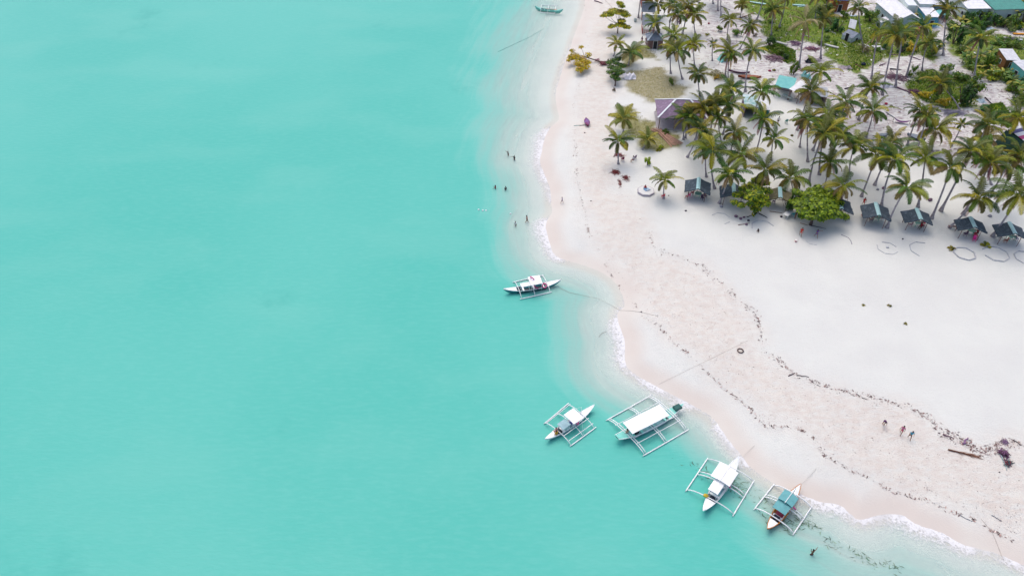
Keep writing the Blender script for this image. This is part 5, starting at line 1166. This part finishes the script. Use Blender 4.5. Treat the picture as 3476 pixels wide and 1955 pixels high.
heap(2101, 528, 18, 9, 50, .04, [(.38, .12, .12), (.28, .08, .09)], 'rust red roots under the leaning shore palm', ln=(.3, 1.2), zt_=.3)
heap(2088, 585, 16, 9, 70, .035, [(.30, .07, .06), (.2, .04, .04)], 'dark red root mat at the sand point below the shore palm', ln=(.3, 1.2), zt_=.25)
heap(2104, 622, 5, 18, 50, .03, [(.32, .09, .08), (.22, .06, .06)], 'narrow trail of red roots running down the beach step', ln=(.2, .7), zt_=.15)
heap(2030, 208, 9, 9, 24, .04, [(.38, .14, .22), (.3, .1, .14)], 'pinkish twigs beside the torn up root mass', ln=(.5, 1.4))
bb = empty('bamboo_bundle', PL(2245, 458)); rr = random.Random(8)
bp = MB(); A0 = PL(2222, 438) - bb.location; A1 = PL(2298, 494) - bb.location; dr = (A1 - A0); sd = Vector((-dr.y, dr.x, 0)).normalized()
for i in range(15):
    u = i / 14 - .5; z = .08 + rr.random() * .25; bp.tube([A0 + sd * (u * 2.4) + Vector((0, 0, z)), A0.lerp(A1, .28) + sd * u * 1.1 + Vector((0, 0, z + .12)), A1 * rr.uniform(.92, 1.05) + sd * (u * 2.9) + Vector((0, 0, z * .5))], [.075, .07, .055], 5)
bp.build('poles', M('bamboo_brown', (.50, .30, .22), .7, .4, 2.5), bb); tag(bb, 'fanned bundle of reddish brown bamboo poles below the large pavilion', 'bamboo poles')
# dead frond, tyre, dinghy, tent, tarps, seedlings
def drop_frond(a, b_, lab, col=(.20, .09, .06)):
    A, B = PL(*a), PL(*b_); L = (B - A).length; mb = MB(); rr = random.Random(5); mb.col = col; mb.tube([(0, 0, .08), (L * .5, 0, .14), (L, 0, .06)], [.12, .06, .02], 5)
    for k in range(70):
        u = rr.uniform(.25, 1); sg = rr.choice((-1, 1)); p = Vector((L * u, 0, .1)); q = p + Vector((rr.uniform(.5, .9), sg * rr.uniform(.1, .45), -.04)); g = rr.uniform(.6, 1.5); mb.col = tuple(c * g for c in col)
        mb.face([p - Vector((.0, .04, 0)), p + Vector((0, .04, 0)), q])
    o = mb.build('fallen_frond', LEAF, leaf=True, loc=A); o.rotation_euler.z = math.atan2((B - A).y, (B - A).x); tag(o, lab, 'palm frond')
drop_frond((3218, 1527), (3320, 1551), 'large brown fallen palm frond on the lower right beach')
drop_frond((2508, 66), (2560, 44), 'brown fallen frond near the top left of the lawn')
ty = MB().tube([(.38 * math.cos(a * .3927), .38 * math.sin(a * .3927), .07) for a in range(17)], .09, 7, False).build('tyre', M('rubber_black', (.14, .10, .09), .8, .2), loc=PL(2513, 1191), smooth=True); tag(ty, 'black ring shaped tyre half sunk in the middle beach', 'tyre')
def dinghy(px, py, L, Bm, rz, hullm, inm, lab, name='dinghy'):
    root = empty(name, PL(px, py, .05), rz); mb = MB(); n = 12; vs = []
    for i in range(n + 1):
        x = -L / 2 + L * i / n; wv_ = Bm / 2 * max(.03, (1 - abs(2 * i / n - 1) ** 2.2)) ; z = .5 + .15 * abs(2 * i / n - 1) ** 2
        vs += [(x, -wv_, z), (x, -wv_ * .6, .12), (x, wv_ * .6, .12), (x, wv_, z)]
    mb.add(vs, [(i * 4 + j, i * 4 + 4 + j, i * 4 + 5 + j, i * 4 + 1 + j) for i in range(n) for j in range(3)]); h_ = mb.build('hull', hullm, root, smooth=True)
    c = MB(); c.add([(v[0], v[1] * .94, v[2] - .04 + (.0)) for v in vs[0::4]] + [(v[0], 0, v[2] + .10) for v in vs[0::4]] + [(v[0], v[1] * .94, v[2] - .04) for v in vs[3::4]], [(i, i + 1, i + n + 2, i + n + 1) for i in range(n)] + [(i + n + 1, i + n + 2, i + 2 * n + 3, i + 2 * n + 2) for i in range(n)])
    c.build('cover', inm, root, smooth=True); tag(root, lab, 'boat'); return root
dinghy(1992, 422, 3.0, 1.2, 1.65, M('plum_hull', (.14, .01, .05), .5, .2), M('plum_cover', (.16, .01, .05), .7, .4, 1.0, 0, (.20, .16, .42)), 'small plum red and violet covered dinghy on the open beach')
rope([(1948, 428), (1965, 427), (1984, 426)], 'dark pole sticking out left of the plum coloured dinghy', .06, (.12, .03, .05), nm='pole')
dinghy(2508, 249, 4.6, 1.0, -.25, M('dim_purple', (.16, .05, .12), .6, .3), M('dim_white', (.5, .48, .5), .7, .4), 'narrow purple boat with white load on sand left of the sheds')
dinghy(2543, 267, 5.0, 1.3, -.1, M('rust_wood', (.30, .09, .05), .7, .4), M('rust_wood2', (.36, .14, .08), .8, .5, 4), 'rusty brown wooden boat below the narrow purple boat')
dinghy(2992, 466, 2.6, .9, .2, M('grey_boat', (.16, .20, .26), .7, .3), M('grey_cover', (.22, .26, .32), .8, .3), 'small slate grey boat on sand in the palm grove')
dinghy(3108, 472, 3.4, 1.5, -.7, M('grey_boat', (0, 0, 0)), M('grey_cover', (0, 0, 0)), 'wider slate grey boat leaning by the twin grove trunks')
dinghy(3435, 508, 5.0, 1.2, -.05, M('navy_boat', (.03, .02, .08), .6, .3), M('navy_cover', (.12, .05, .08), .8, .4), 'dark navy boat under the yellow-green bush near the right edge')
def tent(px, py, w_, l_, h_, rz, mat, lab, name='tent'):
    root = empty(name, PL(px, py), rz); a, b_ = w_ / 2, l_ / 2
    m_ = MB()
    for s_ in (0, -.03):
        m_.face([(-a, -b_, 0), (a, -b_, 0), (a * .1, -b_ * .8, h_ + s_)]).face([(a, b_, 0), (-a, b_, 0), (a * .1, b_ * .8, h_ + s_)]).face([(a, -b_, 0), (a, b_, 0), (a * .1, b_ * .8, h_ + s_), (a * .1, -b_ * .8, h_ + s_)]).face([(-a, b_, 0), (-a, -b_, 0), (a * .1, -b_ * .8, h_ + s_), (a * .1, b_ * .8, h_ + s_)])
    c_ = m_.build('canvas', mat, root); MB().box((a * .1, -b_ * .93, .45), (.5, .06, .7)).build('opening', DARK, root); tag(root, lab, 'tent')
tent(2455, 206, 2.3, 2.0, 1.7, .3, M('turquoise_canvas', (.22, .60, .58), .7, .25), 'small turquoise tent by the palm in the upper grove')
def tarp(px, py, wpx, hpx, mat, lab, seed=1, z=.5, name='tarp'):
    c = PL(px, py); dist = (c - Vector((0, 0, CAM_H))).length; wx = wpx * dist / FPX; wy = hpx * dist / FPX * 1.4; rr = random.Random(seed); n = 6; vs = []
    for j in range(n + 1):
        for i in range(n + 1):
            e = min(i, n - i, j, n - j); vs.append(((i / n - .5) * wx * rr.uniform(.85, 1.1), (j / n - .5) * wy * rr.uniform(.85, 1.1), .04 + (rr.random() * z if e else rr.random() * .1)))
    fs = [(j * 7 + i, j * 7 + i + 1, j * 7 + i + 8, j * 7 + i + 7) for j in range(n) for i in range(n)]
    o = MB().add(vs, fs).build(name, mat, loc=c); tag(o, lab, 'tarp'); return o
TW = M('tarp_white', (.66, .66, .72), .8, .15, 1.0)
tarp(2136, 262, 42, 30, TW, 'crumpled white tarp on the brown grass behind the shore tree', 3, .9)
tarp(2749, 211, 30, 16, M('tarp_black', (.015, .02, .03), .6, .3), 'black tarp heap at the foot of the withered palm', 4, .8)
tarp(2987, 164, 36, 22, TW, 'pale sheet spread under the leaning palms right of the lawn', 5, .3); tarp(2938, 158, 18, 14, TW, 'small pale sheet left of the larger one right of the lawn', 6, .3)
tarp(3010, 294, 40, 16, TW, 'white cloth strung low among the tall pale trunks', 7, .8); tarp(3175, 92, 20, 14, M('tarp_paleblue', (.5, .62, .68), .8, .2), 'pale blue sheet on the ground right of the blue house', 8, .3)
tarp(3106, 108, 34, 12, M('tarp_pink', (.60, .08, .16), .7, .3, 1.5, 0, (.6, .2, .05)), 'pink and orange cloth hanging behind the leaning palms', 9, .9); tarp(3362, 102, 24, 14, M('tarp_paleblue', (0, 0, 0)), 'pale blue tarp left of the tall palm by the banana row', 10, .5)
tarp(2735, 262, 26, 22, M('tarp_turq', (.26, .56, .54), .7, .25), 'turquoise tarp behind the joined teal and white sheds', 11, 1.2); tarp(3382, 388, 10, 9, M('tarp_red', (.75, .03, .10), .7, .2), 'small scarlet cloth by the pale branch pile', 12, .5)
tarp(2895, 55, 20, 8, M('tarp_paleblue', (0, 0, 0)), 'pale sheet lying at the upper edge of the lawn', 13, .2); tarp(2722, 22, 30, 9, M('pale_teal_sheet', (.38, .60, .58), .7, .2), 'pale teal sheet at the top of the lawn', 14, .4)
tarp(3331, 345, 20, 16, M('tarp_paleblue', (0, 0, 0)), 'pale blue sheet scraps below the dark round bush', 15, .5); tarp(2870, 232, 40, 14, M('dirt_heap', (.44, .38, .40), .95, .3), 'low greyish sand heap between lawn and grove', 16, .5); tarp(2770, 205, 30, 14, M('dirt_heap', (0, 0, 0)), 'low pinkish sand heap beside the black tarp', 17, .4)
bx = empty('drum', PL(2262, 404)); MB().tube([(0, 0, 0), (0, 0, .9)], .3, 12).build('barrel', M('navy_drum', (.01, .03, .10), .5, .2), bx); MB().tube([(0, 0, .9), (0, 0, .93)], .31, 12).build('lid', M('navy_drum', (0, 0, 0)), bx); tag(bx, 'dark blue drum standing inside the large pavilion', 'drum')
bk = empty('bucket', PL(2701, 821)); MB().tube([(0, 0, 0), (0, 0, .4)], [.16, .21], 12).build('pail', M('pail_white', (.7, .66, .64), .5, .1), bk); MB().tube([(0, 0, .12), (0, 0, .24)], [.195, .21], 12).build('band', M('pail_red', (.6, .05, .05), .5, .1), bk); tag(bk, 'white bucket with red band on the sand before the red clad person', 'bucket')
fr2_ = empty('beach_chair', PL(2156, 72), 1.5); MB().box((0, 0, .35), (1.7, .6, .06)).build('seat', M('pale_slat', (.40, .46, .44), .7, .3), fr2_); MB().box((-.9, 0, .6), (.06, .6, .6), Matrix.Rotation(.5, 3, 'Y')).build('backrest', MC['pale_slat'], fr2_)
for sx in (-.6, .6): MB().box((sx, 0, .17), (.06, .5, .34)).build('leg', MC['pale_slat'], fr2_)
tag(fr2_, 'pale green slatted lounger left of the column of beach huts', 'lounger')
tn = table(2670, 338, 'small pale table outside the teal roofed shed', M('pale_slat', (0, 0, 0)), rect=(2.2, .8))
hm = empty('hammock', PL(3058, 419), -.35); h_ = MB(); vs = []
for i in range(9):
    x = -1.5 + 3 * i / 8; z = .35 + .5 * (x / 1.5) ** 2; wv_ = .35 * (1 - (x / 1.5) ** 4) + .03; vs += [(x, -wv_, z), (x, wv_, z)]
h_.add(vs, [(2 * i, 2 * i + 1, 2 * i + 3, 2 * i + 2) for i in range(8)]).build('sling', M('purple_cloth', (.12, .04, .14), .8, .3), hm)
for sx in (-1, 1): MB().tube([(sx * 1.55, 0, -.05), (sx * 1.55, 0, 1.0)], .05, 5).build('stake', POST, hm)
tag(hm, 'dark purple hammock slung low on sand between the grove and the lawn', 'hammock')
def seedling(px, py, s_, lab, k=0):
    s_ *= .62 if s_ > .6 else .45
    root = empty('palm_seedling', PL(px, py), rnd.uniform(0, 6)); o = bpy.data.objects.new('fronds', SEED[k]); C.objects.link(o); o.parent = root; o.scale = (s_,) * 3
    MB().tube([(0, 0, -.05), (0, 0, .18 * s_)], [.09 * s_, .06 * s_], 6).build('shoot', BARK, root); tag(root, lab, 'seedling')
SEED = [crown_mesh(500 + i, 9, 1.3, tones=[(.30, .27, .02), (.20, .21, .02), (.26, .22, .03)], wleaf=.07, upright=.2) for i in range(3)]
for a in [(3228, 846, .8, 'small spiky green tuft left of the complete block ring'), (3345, 834, 1.0, 'round yellow-green tuft behind the large gapped ring', 1), (3019, 1038, .55, 'tiny yellow plant alone on the wide upper beach', 2), (3074, 1099, .5, 'tiny yellow-brown sprout on the wide beach, lowest of the three', 0),
          (2400, 120, .8, 'small seedling in sand left of the thin twin stemmed palm', 1), (2235, 512, .7, 'small low tuft below the yellowish bush palm', 2)]: seedling(*a)
seedling(2931, 1037, .45, 'tiny grey twiggy sprout left of the yellow plant on the wide beach', 0)
for i, (px, py, r_, c_) in enumerate([(3156, 681, .42, PUR), (3000, 641, .38, PUR), (2979, 645, .28, GRY), (3359, 735, .34, GRY), (3064, 812, .16, DRK), (2328, 717, .2, DRK), (2498, 736, .32, PUR), (2514, 744, .3, PUR), (2525, 739, .24, PUR), (2540, 750, .24, DRK), (2533, 763, .26, PUR), (2448, 703, .32, GRY),
                                      (2652, 737, .25, DRK), (3083, 457, .3, GRY), (3008, 355, .35, (.4, .04, .08)), (3024, 362, .35, (.25, .24, .16)), (2612, 243, .35, (.35, .06, .12)), (2627, 241, .4, (.22, .20, .06)), (2406, 82, .3, (.3, .04, .07)), (2241, 38, .3, DRK), (2938, 405, .25, GRY), (2688, 462, .3, (.13, .11, .03)),
                                      (3366, 262, .3, BRN), (2930, 222, .6, (.02, .03, .06)), (1985, 452, .13, DRK), (2006, 683, .12, DRK), (3256, 355, .3, PALE), (2928, 731, .25, (.35, .12, .14)), (3252, 776, .3, (.2, .1, .12)), (2270, 665, .12, DRK), (3392, 1602, .1, DRK), (2177, 1059, .12, DRK), (2690, 705, .3, (.06, .02, .06))]):
    o = MB().blob((0, 0, r_ * .4), (r_, r_ * .8, r_ * .7), i, .18).build('stone', M('stone_%d_%d_%d' % tuple(int(x * 100) for x in c_), c_, .9, .3, 4, .3), loc=PL(px, py)); auto(o, 'stone', 'stone', 'stone', px, py, 'purplish' if c_ == PUR else 'grey' if c_ == GRY else 'dark' if c_ == DRK else 'reddish' if c_[0] > .28 and c_[1] < .1 else 'rounded')

# ------------------------------------------------------------------ uncountable: wrack, weed, litter, grass
def scatter(name, pts, mat, label, size, fn='flake', cat=None, leafc=None, seed=1, z0=.02, water_=False):
    rr = random.Random(seed); mb = MB()
    xs = np.array([[*GZ(x, y, 1.0)[:2]] for x, y in pts]); zz = height(xs, sdf(xs))
    for (x, y), z in zip(xs, zz):
        z = max(z, .0) + z0 if not water_ else z0
        s_ = size[0] + (size[1] - size[0]) * 1.35 * rr.random() ** 2.2; a = rr.uniform(0, 3.14) if fn != 'worm' else rr.gauss(-.6, .7)
        if leafc: g = rr.uniform(.6, 1.3); c_ = rr.choice(leafc); mb.col = tuple(k * g for k in c_)
        if fn == 'tuft':
            for k in range(5):
                b_ = a + k * 1.25; w2 = s_ * .16; tip = (x + math.cos(b_) * s_ * .5, y + math.sin(b_) * s_ * .5, z + s_ * rr.uniform(.5, 1.1)); sx_, sy_ = -math.sin(b_) * w2, math.cos(b_) * w2
                mb.face([(x - sx_, y - sy_, z - .03), (x + sx_, y + sy_, z - .03), tip])
        else:
            w2 = s_ * rr.uniform(.18, .4) if fn == 'flake' else s_ * .13; dx, dy = math.cos(a) * s_ / 2, math.sin(a) * s_ / 2; ex, ey = -math.sin(a) * w2 / 2, math.cos(a) * w2 / 2; h_ = .04 if fn == 'flake' else .01
            bx_, by_ = (rr.uniform(-.3, .3) * dy, rr.uniform(-.3, .3) * dx)
            mb.face([(x - dx, y - dy, z), (x + bx_ - ex, y + by_ - ey, z + h_), (x + dx, y + dy, z), (x + bx_ + ex, y + by_ + ey, z + h_)])
    o = mb.build(name, mat, leaf=bool(leafc)); tag(o, label, cat, None, 'stuff'); return o
def along(line, n, sp, clump=.0, seed=1):
    rr = random.Random(seed); L = [math.dist(line[i], line[i + 1]) for i in range(len(line) - 1)]; T = sum(L); out = []; off = 0; u = 0
    while len(out) < n:
        u = rr.random() * T if rr.random() > clump or not out else min(max(u + rr.gauss(0, 9), 0), T - 1); k = 0; q = u
        while q > L[k]: q -= L[k]; k += 1
        f = q / L[k]; out.append((line[k][0] + (line[k + 1][0] - line[k][0]) * f + rr.gauss(0, sp), line[k][1] + (line[k + 1][1] - line[k][1]) * f + rr.gauss(0, sp)))
    return out
WR = leafmat('wrack', 0); wcol = [(.20, .12, .10), (.30, .19, .16), (.15, .10, .09), (.40, .32, .29), (.11, .07, .06), (.46, .40, .37)]
scatter('wrack_line', along(WRACK_LO[:-1], 800, 3.2, .66, 2), WR, 'broken line of dark dried weed along the lower beach', (.10, .42), leafc=wcol, seed=2)
scatter('wrack_line', along(WRACK_HI[9:-1], 900, 5.5, .7, 3), WR, 'ragged line of dark dried weed along the upper edge of the walked sand', (.08, .42), leafc=wcol, seed=3)
scatter('wrack_line', along([(3120, 1395), (3180, 1440), (3200, 1470), (3260, 1490), (3330, 1535), (3400, 1510), (3440, 1520)], 300, 9, .6, 4), WR, 'thick scattered weed and twigs at the lower right', (.1, .45), leafc=wcol, seed=4)
rr = random.Random(12)
bpts = [(rr.uniform(1940, 3476), rr.uniform(0, 1900)) for _ in range(26000)]
bw = np.array([[*GZ(x, y, 1)[:2]] for x, y in bpts]); mk = pmask(bw, BEACH, 1, 0, .2, 5) > .5
bpts = [p for p, k in zip(bpts, mk) if k][:4200]
scatter('beach_litter', bpts, WR, 'fine leaf and shell litter over the walked sand', (.05, .2), leafc=[(.42, .33, .30), (.34, .26, .23), (.48, .40, .37), (.22, .15, .13)], seed=5)
weed = along([(2300, 1545), (2360, 1560), (2420, 1600), (2480, 1640), (2540, 1660), (2600, 1672), (2640, 1700)], 90, 14, .7, 7) + along([(2480, 1620), (2530, 1640), (2510, 1650)], 110, 11, .5, 9) + along([(2600, 1700), (2640, 1730), (2680, 1770), (2720, 1760), (2700, 1720)], 190, 15, .75, 8) + along([(2600, 1730), (2640, 1750), (2700, 1765), (2760, 1760), (2790, 1790), (2830, 1835), (2900, 1850), (2960, 1890), (3020, 1895), (3060, 1915)], 240, 10, .8, 9)
scatter('seaweed', weed, WR, 'dark green seaweed strands drifting in the shallows by the lower boats', (.18, .62), 'worm', leafc=[(.03, .09, .05), (.05, .13, .07), (.02, .06, .04), (.09, .17, .09)], seed=6, z0=.022, water_=True)
# village litter and grass
def inpoly(n, poly, seed):
    rr = random.Random(seed); xs = [p[0] for p in poly]; ys = [p[1] for p in poly]; pa = np.array(poly, float); c_ = np.array([[rr.uniform(min(xs), max(xs)), rr.uniform(min(ys), max(ys))] for _ in range(n * 4)])
    return [tuple(q) for q in c_[inside(c_, pa)][:n]]
lit = inpoly(6500, [(2360, 0), (3476, 0), (3476, 560), (3150, 540), (2900, 420), (2640, 330), (2450, 300), (2330, 200)], 31)
scatter('village_litter', lit, WR, 'leaf and bark litter over the sandy village ground', (.2, .8), leafc=[(.22, .15, .15), (.12, .08, .09), (.36, .30, .30), (.55, .55, .55), (.28, .20, .10)], seed=8)
gp = []
for i, (pg, tone) in enumerate(GRASS): gp += inpoly(int(4200 * tone) + 300, pg, 50 + i) if tone > .4 else []
scatter('grass', gp, BLEAF, 'green grass and low weeds of the village lawns', (.14, .38), 'tuft', leafc=[(.07, .17, .008), (.11, .22, .010), (.17, .26, .012), (.24, .25, .03), (.04, .11, .01)], seed=9, z0=.0)
gp = []
for i, (pg, tone) in enumerate(GRASS): gp += inpoly(700, pg, 70 + i) if tone <= .4 else []
scatter('dry_grass', gp, BLEAF, 'thin olive brown grass around the large pavilion', (.08, .2), 'tuft', leafc=[(.26, .22, .07), (.20, .18, .05), (.32, .27, .12), (.16, .16, .04)], seed=10, z0=.0)

# ------------------------------------------------------------------ descriptions that single each repeat out
LM = [('large purple-brown pavilion', 2310, 370), ('teal and white roofed sheds', 2690, 295), ('bamboo pole bundle', 2255, 462), ('large round bright green tree', 2775, 690), ('patchy yellow-green tree', 2562, 663), ('leftmost beach kiosk', 2368, 640), ('rightmost beach kiosk', 3437, 775),
      ('third kiosk from the right', 3118, 732), ('fifth kiosk from the left', 2978, 712), ('collapsed grey shack on the lawn', 2888, 118), ('big white roofed house', 3050, 40), ('small brown woven hut', 3420, 195), ('striped roof at right edge', 3465, 462), ('hip roofed grey hut', 2222, 130), ('tiered tree on the beach', 2095, 60),
      ('bare sand clearing at right', 3370, 335), ('sea green roof', 3400, 12), ('toppled golden tree', 1968, 200), ('turquoise tent', 2455, 204), ('withered brown palm on the lawn', 2734, 80), ('pale grey branch pile', 3238, 385), ('dark open hut', 2550, 350), ('plum coloured dinghy', 1992, 422), ('octagonal sand platform', 2192, 652), ('three walkers on the lower beach', 3045, 1460),
      ('boat with teal roofs', 2670, 1710), ('big brown fallen frond', 3270, 1540), ('dark navy boat at right', 3435, 508), ('black tarp', 2749, 211), ('small blue house', 3153, 42), ('joined slate grey boat', 3108, 472), ('purple hammock', 3058, 419), ('light mint plank roof', 2560, 10)][:-1]
LM[-2] = ('leaning slate grey boat', 3108, 472)
DIRS = ['right of', 'above right of', 'above', 'above left of', 'left of', 'below left of', 'below', 'below right of']
ORD = ['nearest', 'second nearest', 'third nearest', 'fourth nearest', 'fifth nearest', 'sixth nearest', 'seventh nearest', 'eighth nearest', 'ninth nearest']
pools = {}
for rec in AUTO: pools.setdefault(rec[1], []).append(rec)
for pool, recs in pools.items():
    used = set(); tbl = {}
    for li, (ln_, lx, ly) in enumerate(LM):
        byd = {}
        for ri, r_ in enumerate(recs):
            dx, dy = r_[3] - lx, -(r_[4] - ly); k = int(((math.degrees(math.atan2(dy, dx)) + 22.5) % 360) // 45); byd.setdefault(k, []).append((math.hypot(dx, dy), ri))
        for k, lst in byd.items():
            for rank, (ds, ri) in enumerate(sorted(lst)): tbl.setdefault(ri, []).append((rank * 60 + ds, rank, li, k))
    for ri, r_ in enumerate(recs):
        o, _, noun, px, py, adj, suf = r_
        sc_, rank, li, k = min(tbl[ri]); assert rank < 9, (noun, px, py, rank)
        lab = f"{adj} {noun}, {ORD[rank]} one {DIRS[k]} the {LM[li][0]}".strip()
        if suf and len((lab + ', ' + suf).split()) <= 16: lab += ', ' + suf
        o['label'] = lab

_seen = {}
for o in sc.objects:
    if o.get('label') and not o.parent: _seen.setdefault(o['label'], []).append(o.name)
for k_, v_ in _seen.items():
    if len(v_) > 1: print('DUPLICATE LABEL', k_, v_)
